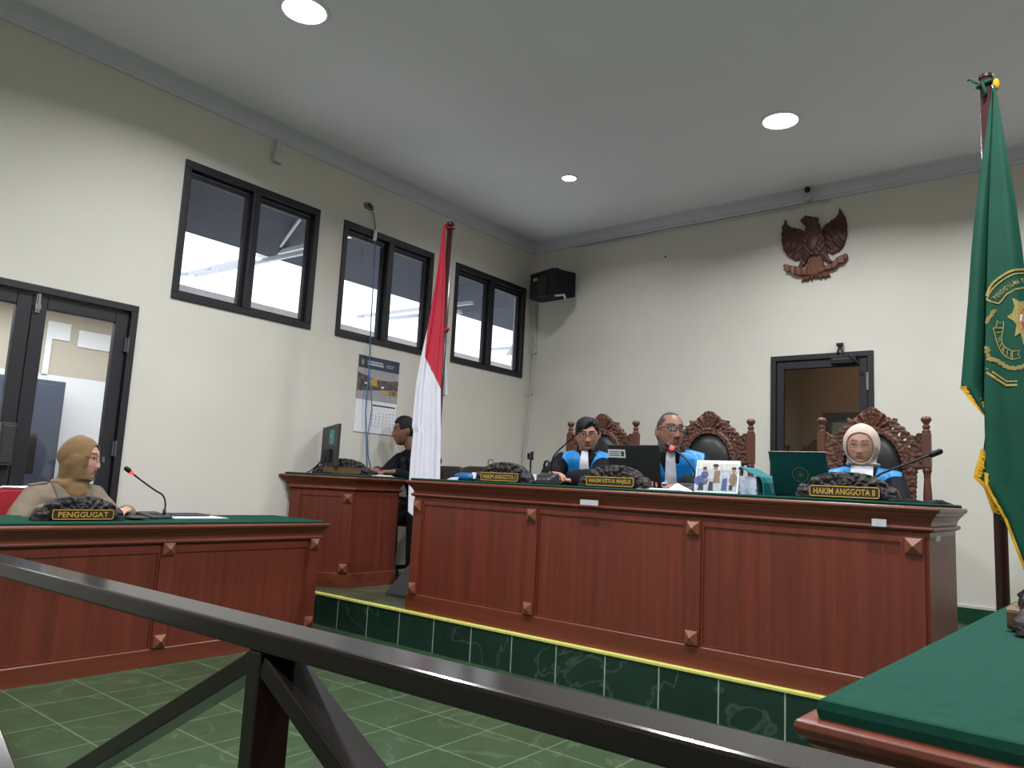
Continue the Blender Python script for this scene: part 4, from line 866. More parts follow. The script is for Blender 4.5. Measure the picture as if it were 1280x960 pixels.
def dI(u, z, r):
    g = smoothstep(2.9,1.9,z); 
    return .036+.030*g*u*(1-u)*4*.6+.012*g*math.sin(u*11+.6*math.sin(z*3)+.4)+.006*g*math.sin(u*25+z*1.5)-.035*g*(1-u)**3
mb = MB(); sheet(mb,FR,LT,RT,.70,2.909,dI,190,44,colf=lambda r,z: 0 if inpoly(r,z,RED) else 1)
mb.build('flag_cloth',['red','white'],t,smooth=True)
mb = MB(); sheet(mb,FR,[(2.16,.000),(1.66,.004),(1.60,.01)],[(2.16,.012),(2.10,.016),(1.73,.056),(1.655,.062),(1.60,.058)],1.64,2.15,lambda u,z,r: -.034-.006*math.sin(u*6),30,8); mb.build('flag_fold','white',t,smooth=True)
mb = MB()
for z in (2.905,2.12): mb.tube([FR(.007+.029*math.cos(a),z+.004*math.sin(3*a),.029*math.sin(a)) for a in [2*PI*k/16 for k in range(17)]],.006,6).ellipsoid(FR(-.028 if z > 2.5 else .035,z+.012,.02),.016,.016,.013,8,6)
mb.build('tie','red',t,smooth=True)

GP = (4.56,-3.10)
GR = frame2(GP,.107,-.994)
t = thing('court_flag','dark green flag with gold emblem and yellow fringe on a pole at the right edge','flag',(*[GR(.011,0,0)[k] for k in (0,1)],0))
MB().tube([GR(.011,.05,0),GR(.012,2.665,0)],.0215,18).build('pole','pole',t,smooth=True)
MB().lathe([(.022,2.665),(.026,2.668),(.026,2.68),(.016,2.688)],GR(.012,0,0),16).build('pole_cap','pole',t)
mb = MB(); mb.loft([[GR(.011+s*a,z,c*a) for s, c in ((-1,-1),(1,-1),(1,1),(-1,1))] for a, z in ((.15,.0),(.15,.04),(.05,.24),(.04,.30))]); mb.build('base','greybase',t,bevel=.004)
FOLD = [(2.61,.036),(2.321,.018),(2.024,.002),(1.778,-.010),(1.567,-.020),(1.415,-.027),(1.103,-.028),(.987,.027),(.825,.076),(.60,.16)]
GRT = [(2.61,.042),(2.41,.064),(2.15,.091),(1.958,.106),(1.753,.116),(1.561,.135),(1.2,.17),(.60,.22)]
def dG(u, z, r):
    g = smoothstep(2.6,1.8,z); return .050+.020*g*math.sin(min(1,u*3)*PI/2)+.010*g*math.sin(u*8+z*1.2)-.006*(1-smoothstep(0,.12,u))
def dGr(r, z):
    a, b = lerp_table(FOLD,z), lerp_table(GRT,z); return dG((r-a)/(b-a),z,r)
mb = MB(); sheet(mb,GR,FOLD,GRT,.60,2.61,dG,150,30,.006); gfl = mb.build('flag_cloth','green',t,smooth=True)
GL = [(2.615,.032),(2.326,-.010),(2.133,-.036),(1.968,-.053),(1.783,-.068),(1.713,-.075),(1.459,-.099),(1.405,-.062),(1.359,-.029)]
GLR = [(2.615,.042),(2.321,.030),(2.024,.018),(1.778,.004),(1.567,-.006),(1.415,-.014),(1.359,-.018)]
def dL(u, z, r): g = smoothstep(2.6,1.8,z); return .030+.030*g*math.sin(min(1,u*1.25)*PI)*.9-.03*g*smoothstep(.6,1,u)
mb = MB(); sheet(mb,GR,GL,GLR,1.36,2.61,dL,90,16,.005); mb.build('flag_fold','green',t,smooth=True)
mb = MB(); BKP = [(-.026,1.29),(-.036,1.217),(-.063,1.133),(-.031,1.094),(-.005,1.0),(.06,.95),(.06,1.29)]
mb.prism(BKP, lambda p: GR(p[0],p[1],.034), lambda p: GR(p[0],p[1],.030)); mb.build('flag_inner_fold','green',t)
def fringe(path, wd, df, nrm=1):
    mb_ = MB(); rn = random.Random(11)
    for (a, b) in zip(path, path[1:]):
        L_ = math.hypot(b[0]-a[0], b[1]-a[1]); n = max(2, int(L_/.0045)); tx, tz = (b[0]-a[0])/L_, (b[1]-a[1])/L_
        ox, oz = (tz*nrm, -tx*nrm)
        hx, hz = ox*.75, oz*.75-.35
        for k in range(n):
            u = (k+.5)/n; r, z = a[0]+(b[0]-a[0])*u, a[1]+(b[1]-a[1])*u; w_ = wd*(.85+.3*rn.random()); s = .0030
            j = rn.uniform(-.002,.002); d = df(r,z)+.003+.003*rn.random()
            q = [(r-tx*s,z-tz*s),(r+tx*s,z+tz*s),(r+hx*w_+tx*s*.9+j,z+hz*w_+tz*s*.9),(r+hx*w_-tx*s*.9+j,z+hz*w_-tz*s*.9)]
            mb_.add([GR(x,y,d) for x,y in q]+[GR(x,y,d-.004) for x,y in q],[(0,1,2,3),(7,6,5,4),(0,4,5,1),(1,5,6,2),(2,6,7,3),(3,7,4,0)])
        q = [(a[0]-hx*.006,a[1]-hz*.006),(b[0]-hx*.006,b[1]-hz*.006),(b[0]+hx*.008,b[1]+hz*.008),(a[0]+hx*.008,a[1]+hz*.008)]
        mb_.add([GR(x,y,df(x,y)+.005) for x,y in q],[(0,1,2,3)])
    return mb_
fringe([(-.028,1.15),(-.028,1.103),(.027,.987),(.076,.825),(.16,.60)],.050,lambda r,z: dGr(max(r,lerp_table(FOLD,z)),z),-1).build('fringe','fringe',t)
fringe([(-.099,1.462),(-.062,1.405),(-.026,1.357)],.042,lambda r,z: .045,-1).build('fringe','fringe',t)
fringe([(-.036,1.235),(-.063,1.133),(-.031,1.094),(-.008,1.01)],.022,lambda r,z: .034,-1).build('fringe','fringe',t)
mb = MB(); mb.tube([GR(.012+.027*math.cos(a),2.640+.006*math.sin(2*a),.027*math.sin(a)) for a in [2*PI*k/16 for k in range(17)]],.009,6)
mb.tube([GR(-.014,2.645,.02),GR(-.028,2.655,.02),GR(-.038,2.668,.02),GR(-.048,2.664,.02)],.004,6).tube([GR(.0,2.64,.03),GR(.004,2.62,.035),GR(.012,2.60,.035),GR(.010,2.58,.033)],.010,6,.6)
mb.build('tie','green',t,smooth=True)
MB().ellipsoid(GR(.045,2.622,.03),.012,.012,.024,10,7).build('gold_knot','fringe',t,smooth=True)
# emblem, stitched a few millimetres proud of the cloth
def stroke(mb_, pts, w, lift=.0025, closed=False):
    n = len(pts); A = []; B_ = []
    for i, (r, z) in enumerate(pts):
        p, q = pts[max(i-1,0)], pts[min(i+1,n-1)]; L_ = math.hypot(q[0]-p[0], q[1]-p[1]) or 1; nx, nz = -(q[1]-p[1])/L_, (q[0]-p[0])/L_
        for lst, s in ((A,1),(B_,-1)): x, y = r+nx*w/2*s, z+nz*w/2*s; lst.append(GR(x,y,dGr(x,y)+lift))
    mb_.add(A+B_,[(i,i+1,n+i+1,n+i) for i in range(n-1)])
def smooth_pts(P_, k=5):
    out = []
    for i in range(len(P_)-1):
        p0, p1, p2, p3 = [V(P_[j]) for j in (max(i-1,0), i, i+1, min(i+2,len(P_)-1))]
        for j in range(k): u = j/k; q = .5*((2*p1)+(p2-p0)*u+(2*p0-5*p1+4*p2-p3)*u*u+(3*p1-p0-3*p2+p3)*u**3); out.append((q.x,q.y))
    return out+[tuple(P_[-1])]
em = MB()
stroke(em,smooth_pts([(-.008,1.795),(.006,1.832),(.036,1.860),(.070,1.875),(.110,1.880)]),.008)
stroke(em,smooth_pts([(-.008,1.784),(.010,1.817),(.040,1.845),(.073,1.860),(.108,1.866)]),.005)
stroke(em,[(-.009,1.783),(.004,1.772),(.028,1.762),(.040,1.775),(.054,1.793),(.079,1.806),(.106,1.812)],.005)
stroke(em,[(-.017,1.527),(.009,1.506),(.045,1.476),(.108,1.474)],.005); stroke(em,[(-.017,1.512),(.004,1.494),(.042,1.463),(.112,1.460)],.008)
rb = smooth_pts([(.009,1.673),(.020,1.615),(.037,1.574),(.063,1.553)]); stroke(em,rb,.003)
stroke(em,smooth_pts([(.040,1.671),(.033,1.634),(.040,1.604),(.064,1.583)]),.003)
stroke(em,[(.009,1.673),(.040,1.671)],.003); stroke(em,[(.064,1.583),(.063,1.553)],.003)
stroke(em,[(.018,1.672),(.022,1.700),(.030,1.689),(.041,1.696),(.040,1.671)],.003); stroke(em,[(.064,1.583),(.086,1.582),(.080,1.570),(.087,1.557),(.063,1.553)],.003)
for k in range(9):   # small stitched lettering on the ribbon
    u = (k+.5)/9; a = rb[int(u*(len(rb)-1))]; b = smooth_pts([(.040,1.671),(.033,1.634),(.040,1.604),(.064,1.583)])[int(u*15)]
    c = ((a[0]+b[0])/2,(a[1]+b[1])/2); d_ = ((b[0]-a[0])*.28,(b[1]-a[1])*.28)
    stroke(em,[(c[0]-d_[0],c[1]-d_[1]),(c[0]+d_[0],c[1]+d_[1])],.0026)
def leaf(r, z, a, s): c, n = math.cos(a), math.sin(a); stroke(em,[(r+c*x*s-n*y*s, z+n*x*s+c*y*s) for x, y in ((-.5,0),(-.2,.25),(.2,.25),(.5,0),(.2,-.25),(-.2,-.25),(-.5,0))],.0026); stroke(em,[(r-c*.25*s,z-n*.25*s),(r+c*.2*s,z+n*.2*s)],.004)
GA = smooth_pts([(-.013,1.600),(-.006,1.561),(.010,1.556),(.030,1.542),(.050,1.526),(.074,1.521),(.100,1.527)],3)
for k, (r, z) in enumerate(GA): leaf(r, z, (.5 if k % 2 else -.6)-.3, .019)
for r, z, a in ((-.008,1.700,1.2),(-.003,1.712,.6),(.006,1.722,1.0),(.012,1.734,.5)): leaf(r, z, a, .020)
SP = [(.118,1.770),(.104,1.763),(.092,1.759),(.069,1.776),(.075,1.743),(.068,1.721),(.052,1.710),(.071,1.691),(.079,1.676),(.072,1.634),(.090,1.645),(.098,1.601),(.112,1.590)]
c0 = (.108,1.70)
SPd = [(a[0]+(b[0]-a[0])*j/4, a[1]+(b[1]-a[1])*j/4) for a, b in zip(SP,SP[1:]) for j in range(4)]+[SP[-1]]
RG = [[(c0[0]+(r-c0[0])*k/6, c0[1]+(z-c0[1])*k/6) for r, z in SPd] for k in range(7)]
em.loft([[GR(r,z,dGr(r,z)+.0022) for r, z in row] for row in RG],caps=False,closed=False)
for k, ch in enumerate('PENGADILAN T'):
    if ch == ' ': continue
    u = k/11; A_ = [(.018,1.783),(.044,1.811),(.071,1.827),(.104,1.835)]; 
    r = lerp_table([(0,.018),(.34,.044),(.67,.071),(1,.102)],u); z = lerp_table([(0,1.785),(.34,1.810),(.67,1.827),(1,1.837)],u); a = lerp_table([(0,.85),(.5,.60),(1,.22)],u)
    vs, fs = text_faces(ch,.0235); em.add([GR(r+(x*.62*math.cos(a)-y*math.sin(a)), z+(x*.62*math.sin(a)+y*math.cos(a)), dGr(r,z)+.0028) for x, y in vs], fs)
em.build('gold_emblem','gold2',t,recalc=False)
shd = MB()
def disc(P_, lift, mi):
    c = (sum(p[0] for p in P_)/len(P_), sum(p[1] for p in P_)/len(P_)); shd.add([GR(r,z,dGr(r,z)+lift) for r, z in P_],[tuple(range(len(P_)))],mi)
disc([(.112,1.746),(.098,1.741),(.089,1.730),(.083,1.700),(.085,1.675),(.096,1.655),(.112,1.645)],.0032,0)
disc([(.112,1.738),(.099,1.733),(.092,1.715),(.112,1.715)],.0038,1); disc([(.112,1.712),(.092,1.712),(.089,1.690),(.112,1.688)],.0038,2); disc([(.112,1.685),(.092,1.685),(.098,1.663),(.112,1.655)],.0038,1)
disc([(.112,1.708),(.106,1.704),(.103,1.696),(.107,1.689),(.112,1.688)],.0044,3)
shd.build('emblem_shield',['gold2','red','white','gold'],t,recalc=False)

# ------------------------------------------------------------------ people
def voxel(mb_, size, smooth=2, fac=.5):
    """one continuous surface from overlapping closed pieces"""
    me = mb_.mesh('tmp', 'white'); o = bpy.data.objects.new('tmp', me); COL.objects.link(o)
    m_ = o.modifiers.new('r','REMESH'); m_.mode = 'VOXEL'; m_.voxel_size = size; m_.use_smooth_shade = True
    if smooth: s_ = o.modifiers.new('s','SMOOTH'); s_.factor = fac; s_.iterations = smooth
    dg = bpy.context.evaluated_depsgraph_get(); out = bpy.data.meshes.new_from_object(o.evaluated_get(dg))
    bpy.data.objects.remove(o); bpy.data.meshes.remove(me); return out
def gauss(x, s): return math.exp(-.5*(x/s)**2)
class Head:
    def __init__(s, c, f, pitch=0, roll=0, k=1., jaw=.28, fat=1., eye=.0052, nose=1.):
        s.c = V(c); s.k = k; s.jaw = jaw; s.fat = fat; s.eye = eye; s.nose = nose
        f = V((f[0],f[1],0)).normalized(); r = f.cross(V((0,0,1)))          # r: the person's right
        f2 = (f*math.cos(pitch)+V((0,0,1))*math.sin(pitch)); u = r.cross(f2)
        R_ = Matrix.Rotation(roll,3,f2); s.ex = -(R_@r); s.ey = -f2; s.ez = R_@u
    def w(s, x, y, z): return s.c + (s.ex*x + s.ey*y + s.ez*z)*s.k
    def l(s, p): d = (V(p)-s.c)/s.k; return d.dot(s.ex), d.dot(s.ey), d.dot(s.ez)
    def surf(s, th, ph, off=0., feat=True):
        dx, dy, dz = math.cos(ph)*math.sin(th), -math.cos(ph)*math.cos(th), math.sin(ph)
        X = math.copysign(abs(dx)**.93, dx)*(.073*s.fat+off); Y = (math.copysign(abs(dy)**(.88 if dy < 0 else 1.), dy))*((.093 if dy < 0 else .100)+off); Z = dz*(.118+off)
        if Z < 0:
            q = min(1.2, -Z/.118); X *= 1-s.jaw*q**1.7; Y *= (1-.05*q) if Y < 0 else (1-.42*q**1.3); Y -= .030*q*q
        if Z > .06 and Y < 0: Y *= 1-.10*smoothstep(.06,.118,Z)
        if feat and dy < 0:
            m_ = smoothstep(.0,.45,-dy); e = 0
            zz = Z
            e += s.nose*(.021*gauss(X,.0085+.004*smoothstep(.0,-.03,zz))*smoothstep(-.050,-.033,zz)*smoothstep(.030,-.030,zz)+.004*gauss(X,.007)*gauss(zz-.02,.016))
            e += .007*s.nose*(gauss(X-.013,.006)+gauss(X+.013,.006))*gauss(zz+.036,.007)
            e += .005*gauss(zz-.038,.009)*gauss(abs(X)-.028,.020)
            e -= .0085*(gauss(X-.031,.015)+gauss(X+.031,.015))*gauss(zz-.014,.012)
            e += .0050*(gauss(X-.031,.011)+gauss(X+.031,.011))*gauss(zz-.011,.008)
            e += .004*(gauss(X-.042,.016)+gauss(X+.042,.016))*gauss(zz+.022,.016)
            e += .0065*gauss(X,.019)*(gauss(zz+.0545,.0050)+1.1*gauss(zz+.0665,.0055)) - .0035*gauss(X,.022)*gauss(zz+.0605,.0022)
            e -= .003*gauss(X,.018)*gauss(zz+.080,.006); e += .006*gauss(X,.018)*gauss(zz+.098,.012)
            Y -= e*m_
        return X, Y, Z
    def grid(s, mb_, off=0., n=72, m=56, feat=True, mask=None, inner=None):
        rows = []
        for i in range(1, m):
            ph = -PI/2+PI*i/m; rows.append([s.w(*s.surf(2*PI*k/n, ph, off, feat)) for k in range(n)])
        mb_.loft(rows, True); return mb_
def limb(mb_, pts, rad, n=14, flat=1., up=None): return mb_.tube(pts, rad, n, flat, up, rounded=True)
def spline(P_, k=4):
    P_ = [V(p) for p in P_]; out = []
    for i in range(len(P_)-1):
        p0, p1, p2, p3 = [P_[j] for j in (max(i-1,0), i, i+1, min(i+2,len(P_)-1))]
        for j in range(k): u = j/k; out.append(.5*((2*p1)+(p2-p0)*u+(2*p0-5*p1+4*p2-p3)*u*u+(3*p1-p0-3*p2+p3)*u**3))
    return out+[P_[-1]]
def hand(mb_, wr, d, nrm, thumb, curl=.35, k=1.):
    """wr wrist, d direction of the fingers, nrm back-of-hand normal, thumb: vector toward the thumb side"""
    d = V(d).normalized(); n = V(nrm); n = (n-d*n.dot(d)).normalized(); t = d.cross(n); t = t if t.dot(V(thumb)) > 0 else -t
    W = lambda a, b, c: V(wr)+(d*a+t*b+n*c)*k
    def ring(a, w, h, c0): return [W(a, w*math.copysign(abs(math.cos(q))**.7,math.cos(q)), c0+h*math.copysign(abs(math.sin(q))**.7,math.sin(q))) for q in [2*PI*j/16 for j in range(16)]]
    mb_.loft([ring(-.03,.024,.019,0),ring(0,.027,.018,0),ring(.03,.036,.016,0),ring(.065,.041,.014,.001),ring(.092,.040,.012,.0),ring(.098,.034,.008,-.001)])
    for i, (b, L_, r) in enumerate(((.0315,.070,.0085),(.0105,.080,.0088),(-.0105,.075,.0084),(-.0315,.058,.0076))):
        p = W(.086,b,0); a = curl*.55; sp = b*1.6; pts = [W(.075,b*.95,0), p]
        for seg in (.45,.31,.24):
            dr = d*math.cos(a)-n*math.sin(a)+t*sp; p = p+dr.normalized()*(L_*seg*k); pts.append(p); a += curl
        limb(mb_, pts, [r*k,r*1.02*k,r*.98*k,r*.92*k,r*.78*k], 10)
    p = W(.022,.028,-.006); pts = [W(.008,.018,-.004), p]; a = .75
    for seg in (.036,.030,.026): dr = d*math.cos(a)+t*math.sin(a)-n*.35; p = p+dr.normalized()*seg*k; pts.append(p); a -= .25
    limb(mb_, pts, [.014*k,.0135*k,.0115*k,.0102*k,.0085*k], 10)
def ik(S, W_, l1, l2, hint):
    S = V(S); W_ = V(W_); d = W_-S; L_ = min(d.length, l1+l2-.005); d.normalize(); W2_ = S+d*L_
    a = (l1*l1-l2*l2+L_*L_)/(2*L_); h = math.sqrt(max(0, l1*l1-a*a)); b = V(hint); b = (b-d*b.dot(d)).normalized()
    return S+d*a+b*h, W2_
def torso(mb_, hip, sh, nk, side, fw, k=1., ex=0.):
    """hip, shoulder-line centre, neck base; side: unit vector to the person's left"""
    hip, sh, nk = V(hip), V(sh), V(nk); s_, f_ = V(side), V(fw); m1 = hip.lerp(sh,.35)-f_*.01; m2 = hip.lerp(sh,.72)
    secs = [(hip-V((0,0,.08)),.155,.12),(hip,.172,.130),(m1,.160,.122),(m2,.178,.128),(hip.lerp(sh,.90),.182,.118),(sh-V((0,0,.015)),.165,.098),(sh.lerp(nk,.45)+V((0,0,.014)),.112,.078),(sh.lerp(nk,.75)+V((0,0,.012)),.075,.066),(nk+V((0,0,.01)),.060,.060)]
    mb_.loft([[c+s_*((a*k+ex)*math.copysign(abs(math.cos(q))**.85,math.cos(q)))+f_*((b*k+ex)*math.copysign(abs(math.sin(q))**.9,math.sin(q))) for q in [2*PI*j/28 for j in range(28)]] for c, a, b in secs])
def face_paint(H, p, sk, lip, brow, hairline=None, eyelid=1., browth=1.):
    x, y, z = H.l(p); c = list(sk)
    if abs(x) > .10 or abs(z) > .14 or abs(y) > .14: return c
    v = noise.noise(V((x*60,y*60,z*60)))*.06; c = [q*(1+v) for q in c]
    if y < -.04:
        ax = abs(x)
        # cheeks and nose a little redder, eye sockets darker
        g = gauss(ax-.040,.018)*gauss(z+.022,.018)+.7*gauss(x,.010)*gauss(z+.030,.012)
        c = [c[0]*(1+.10*g), c[1]*(1-.05*g), c[2]*(1-.05*g)]
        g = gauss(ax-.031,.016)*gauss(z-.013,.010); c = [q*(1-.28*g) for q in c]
        zb_ = .0365+.004*math.sin((ax-.012)/.042*PI) - .003*smoothstep(.04,.055,ax)
        if .011 < ax < .053 and abs(z-zb_) < .0046*browth: c = list(brow)
        ex_, ez_ = (ax-.0315)/.0155, (z-.0115)/(H.eye)
        r = ex_*ex_+ez_*ez_
        if r < 1:
            c = [.27,.24,.22] if abs(ax-.0315) > .0062 else [.012,.008,.007]
        elif r < 2.0 and z > .0115 and abs(ax-.0315) < .018: c = [.02,.012,.012]
        if H.eye < .003 and abs(z-.0105) < .0026 and abs(ax-.0315) < .0165: c = [.03,.016,.014]
        if (x/.0235)**2+((z+.0605)/(.0105*(1-.35*(ax/.0235)**2)))**2 < 1 and y < -.07:
            c = list(lip)
            if abs(z+.0603) < .0016: c = [q*.35 for q in lip]
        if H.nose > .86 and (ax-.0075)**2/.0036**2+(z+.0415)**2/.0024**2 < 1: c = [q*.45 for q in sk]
    return c
def color_mesh(me, fn):
    a = me.color_attributes.new('Col','FLOAT_COLOR','POINT')
    for i, v in enumerate(me.vertices): c = fn(v.co); a.data[i].color = (c[0],c[1],c[2],1)
def link(me, name, mats, parent=None, origin=V((0,0,0))):
    me.name = name; me.materials.clear()
    for m_ in (mats if isinstance(mats,(list,tuple)) else [mats]): me.materials.append(M[m_])
    me.transform(Matrix.Translation(-origin)); o = bpy.data.objects.new(name, me); COL.objects.link(o)
    for p in me.polygons: p.use_smooth = True
    if parent is not None: o.parent = parent
    return o
def subset(me, keep, off, th):
    """the faces kept, lifted off along the normals and given thickness"""
    nv = len(me.vertices); vs = []; fs = []; ix = {}
    for p in me.polygons:
        if keep(p.center, p.normal):
            for i in p.vertices:
                if i not in ix: ix[i] = len(ix)
            fs.append(tuple(ix[i] for i in p.vertices))
    order = sorted(ix, key=ix.get); n = len(order)
    top = [me.vertices[i].co+me.vertices[i].normal*off for i in order]; bot = [me.vertices[i].co+me.vertices[i].normal*(off-th) for i in order]
    ec = {}
    for f in fs:
        for a, b in zip(f, f[1:]+f[:1]): ec[(a,b)] = 1
    # smooth the outline a little
    bd = {}
    for (a, b) in ec:
        if (b,a) not in ec: bd.setdefault(a, []).append(b); bd.setdefault(b, []).append(a)
    for _ in range(4):
        new = {a: top[a]*.5+sum((top[k] for k in ns), V((0,0,0)))/len(ns)*.5 for a, ns in bd.items()}
        for a, q in new.items(): bot[a] = bot[a]+(q-top[a]); top[a] = q
    mb_ = MB(); mb_.v = top+bot; mb_.f = [list(f) for f in fs]+[[n+i for i in reversed(f)] for f in fs]+[[b,a,n+a,n+b] for (a,b) in ec if (b,a) not in ec]; mb_.m = [0]*len(mb_.f)
    return mb_
def glasses(H, parent, kind='rect', m='specs', w=.0245, h=.0175, rim=.0018, zc=.012):
    g = MB(); Y = -.1085
    P_ = lambda x, y, z: H.w(x,y,z)
    lens = MB()
    for s_ in (-1, 1):
        pts = []
        for j in range(24):
            a = 2*PI*j/24; e = 1. if kind == 'round' else .62
            X = s_*.0335+w*math.copysign(abs(math.cos(a))**e,math.cos(a)); Z = zc+h*math.copysign(abs(math.sin(a))**e,math.sin(a))
            pts.append(P_(X, Y+.12*(abs(X)-.01)**1.5 if abs(X) > .01 else Y, Z))
        g.tube(pts+[pts[0],pts[1]], rim*H.k, 6, caps=False); lens.add(pts,[tuple(range(24))])
        g.tube([P_(s_*(.0335+w),Y+.0055,zc+.004),P_(s_*.070,Y+.022,zc+.006),P_(s_*.078*H.fat,-.045,zc+.006),P_(s_*.079*H.fat,.0,zc+.005),P_(s_*.077*H.fat,.02,zc-.010)], rim*.9*H.k, 6)
    g.tube([P_(-.0335+w,Y,zc+.003),P_(0,Y-.003,zc+.006),P_(.0335-w,Y,zc+.003)], rim*H.k, 6)
    o = g.build('eyeglasses', m, parent, smooth=True); lens.build('lenses','lens',o); return o
def build_person(label, cfg):
    H = cfg['head']; hip, sh = V(cfg['hip']), V(cfg['sh']); fw = V((*cfg['face'],0)).normalized(); side = V((-fw.y,fw.x,0))  # side: person's left
    nk = V(cfg.get('nk') or (sh.lerp(H.w(0,.02,-.10),.42))); k = cfg.get('k',1.); org = V((hip.x,hip.y,cfg['floor']))
    body = MB(); H.grid(body)
    for s_ in (-1, 1):   # ears
        R_ = Matrix((H.ex,H.ey,H.ez)).transposed()
        body.ellipsoid(H.w(s_*.0755*H.fat,.012,-.004),.009*H.k,.017*H.k,.031*H.k,12,9,R_@Matrix.Rotation(s_*-.35,3,'Z')@Matrix.Rotation(-.15,3,'X'))
        body.ellipsoid(H.w(s_*.074*H.fat,.008,-.024),.006*H.k,.009*H.k,.011*H.k,10,7,R_)
    limb(body,[sh+V((0,0,.0)),nk,H.w(0,.028,-.055)],[.066*k,.056*k,.058*H.k])
    torso(body,hip,sh,nk,side,fw,.79*k)
    l1, l2 = .285*k, .245*k; arms = []
    for s_, wr, hint in ((1,cfg['wl'],cfg.get('hl')),(-1,cfg['wr'],cfg.get('hr'))):
        S = sh+side*(s_*.172*k)-V((0,0,.035)); E_, W_ = ik(S,wr,l1,l2,hint or (side*s_*.7-fw*.4-V((0,0,1)))); arms.append((S,E_,W_,s_))
        limb(body,[S,S.lerp(E_,.5),E_],[.050*k,.044*k,.036*k]); limb(body,[E_,E_.lerp(W_,.35),W_],[.037*k,.038*k,.025*k])
        hd = cfg['hd'][0 if s_ > 0 else 1]; hand(body,W_,hd,cfg.get('hn',(0,0,1)),-side*s_,cfg.get('curl',.35),k*1.0)
    legs = []
    for s_ in (-1, 1):
        A = hip+side*(s_*.088); Kn = A+fw*cfg.get('thigh',.41)+side*(s_*.04); Kn.z = cfg['floor']+.50; An = Kn-fw*.02; An.z = cfg['floor']+.085; legs.append((A,Kn,An))
        limb(body,[A,A.lerp(Kn,.5),Kn],[.085*k,.075*k,.055*k]); limb(body,[Kn,Kn.lerp(An,.35),An],[.054*k,.055*k,.036*k])
        limb(body,[An-fw*.04-V((0,0,.045)),An+fw*.06-V((0,0,.05)),An+fw*.15-V((0,0,.060))],[.036,.034,.024],12)
    me = voxel(body,.0042,1,.5)
    color_mesh(me, lambda p: face_paint(H,p,cfg['skin'],cfg['lip'],cfg['brow'],browth=cfg.get('browth',1.)))
    o = link(me,'person','skin',None,org); o.location = org; tag(o,label,'person')
    # clothes
    g = MB(); t_ = cfg.get('cloth',.022); torso(g,hip,sh,nk,side,fw,k,t_*.45)
    for S,E_,W_,s_ in arms:
        lo = cfg.get('loose',0.); limb(g,[sh+side*(s_*.09*k)-V((0,0,.028)),S-side*s_*.008,S.lerp(E_,.5),E_],[(.066+t_*.3)*k,(.062+t_*.4)*k,(.055+t_*.5)*k,(.049+t_*.5)*k],16)
        Wc = W_.lerp(E_,.10); limb(g,[E_,E_.lerp(Wc,.5),Wc-(Wc-E_).normalized()*.02],[(.049+t_*.5)*k,(.046+t_*.5+lo*.5)*k,(.040+t_*.45+lo)*k],16)
    for A,Kn,An in legs:
        limb(g,[A,A.lerp(Kn,.5),Kn],[.105*k,.098*k,.082*k],14); limb(g,[Kn,Kn.lerp(An,.5),An+V((0,0,.02))],[.080*k,.074*k,.066*k],14)
    cm = voxel(g,.0075,2)
    rn_ = cfg.get('seed',1)*7.3
    nrm_ = [v.normal.copy() for v in cm.vertices]
    for v, vn in zip(cm.vertices, nrm_):   # soft folds
        p = v.co.copy(); dz = (p-sh).z
        f_ = noise.noise(V((p.x*9+rn_,p.y*9,p.z*5)))*.007+noise.noise(V((p.x*22+rn_,p.y*22,p.z*12)))*.0035
        if (p-nk).length > .09: v.co = p+vn*f_
    cm.update()
    co = link(cm.copy(),cfg['cname'],cfg['cmat'],o,org)
    return o, H, cm, dict(sh=sh,nk=nk,hip=hip,side=side,fw=fw,org=org,arms=arms)
def front_point(bvh, c, fw, lift):
    h = bvh.ray_cast(c+fw*.6,-fw); return (h[0]+fw*lift) if h[0] is not None else None
def hair_cap(H, off, hl, n=64, m=48, rough=.0, feat=False, seed=0):
    """shell of hair over the part of the skull above hl(x, y)"""
    rows = {}; mb_ = MB(); pts = {}
    for i in range(m+1):
        ph = -PI/2+PI*i/m
        for j in range(n):
            th = 2*PI*j/n; x, y, z = H.surf(th,ph,0,feat); e = off(x,y,z) if callable(off) else off
            nz_ = rough*noise.noise(V((x*70+seed,y*70,z*30))); X, Y, Z = H.surf(th,ph,e+nz_,feat); pts[(i,j)] = (V((x,y,z)), H.w(X,Y,Z), H.w(*H.surf(th,ph,-.004,feat)))
    idx = {}
    def gid(i, j, k):
        q = (i,j,k)
        if q not in idx: idx[q] = len(mb_.v); mb_.v.append(pts[(i,j)][1 if k == 0 else 2].copy())
        return idx[q]
    cells = {(i,j) for i in range(m) for j in range(n) if (lambda c: c.z > hl(c.x,c.y))((pts[(i,j)][0]+pts[(i+1,(j+1)%n)][0])/2)}
    for i, j in cells:
        j2 = (j+1) % n; a, b, c, d = (i,j),(i,j2),(i+1,j2),(i+1,j)
        mb_.f.append([gid(*q,0) for q in (a,b,c,d)]); mb_.f.append([gid(*q,1) for q in (d,c,b,a)]); mb_.m += [0,0]
        for (p, q), nb in (((a,b),(i-1,j)),((b,c),(i,j2)),((c,d),(i+1,j)),((d,a),(i,(j-1)%n))):
            if nb not in cells: mb_.f.append([gid(*p,0),gid(*p,1),gid(*q,1),gid(*q,0)]); mb_.m.append(0)
    return mb_
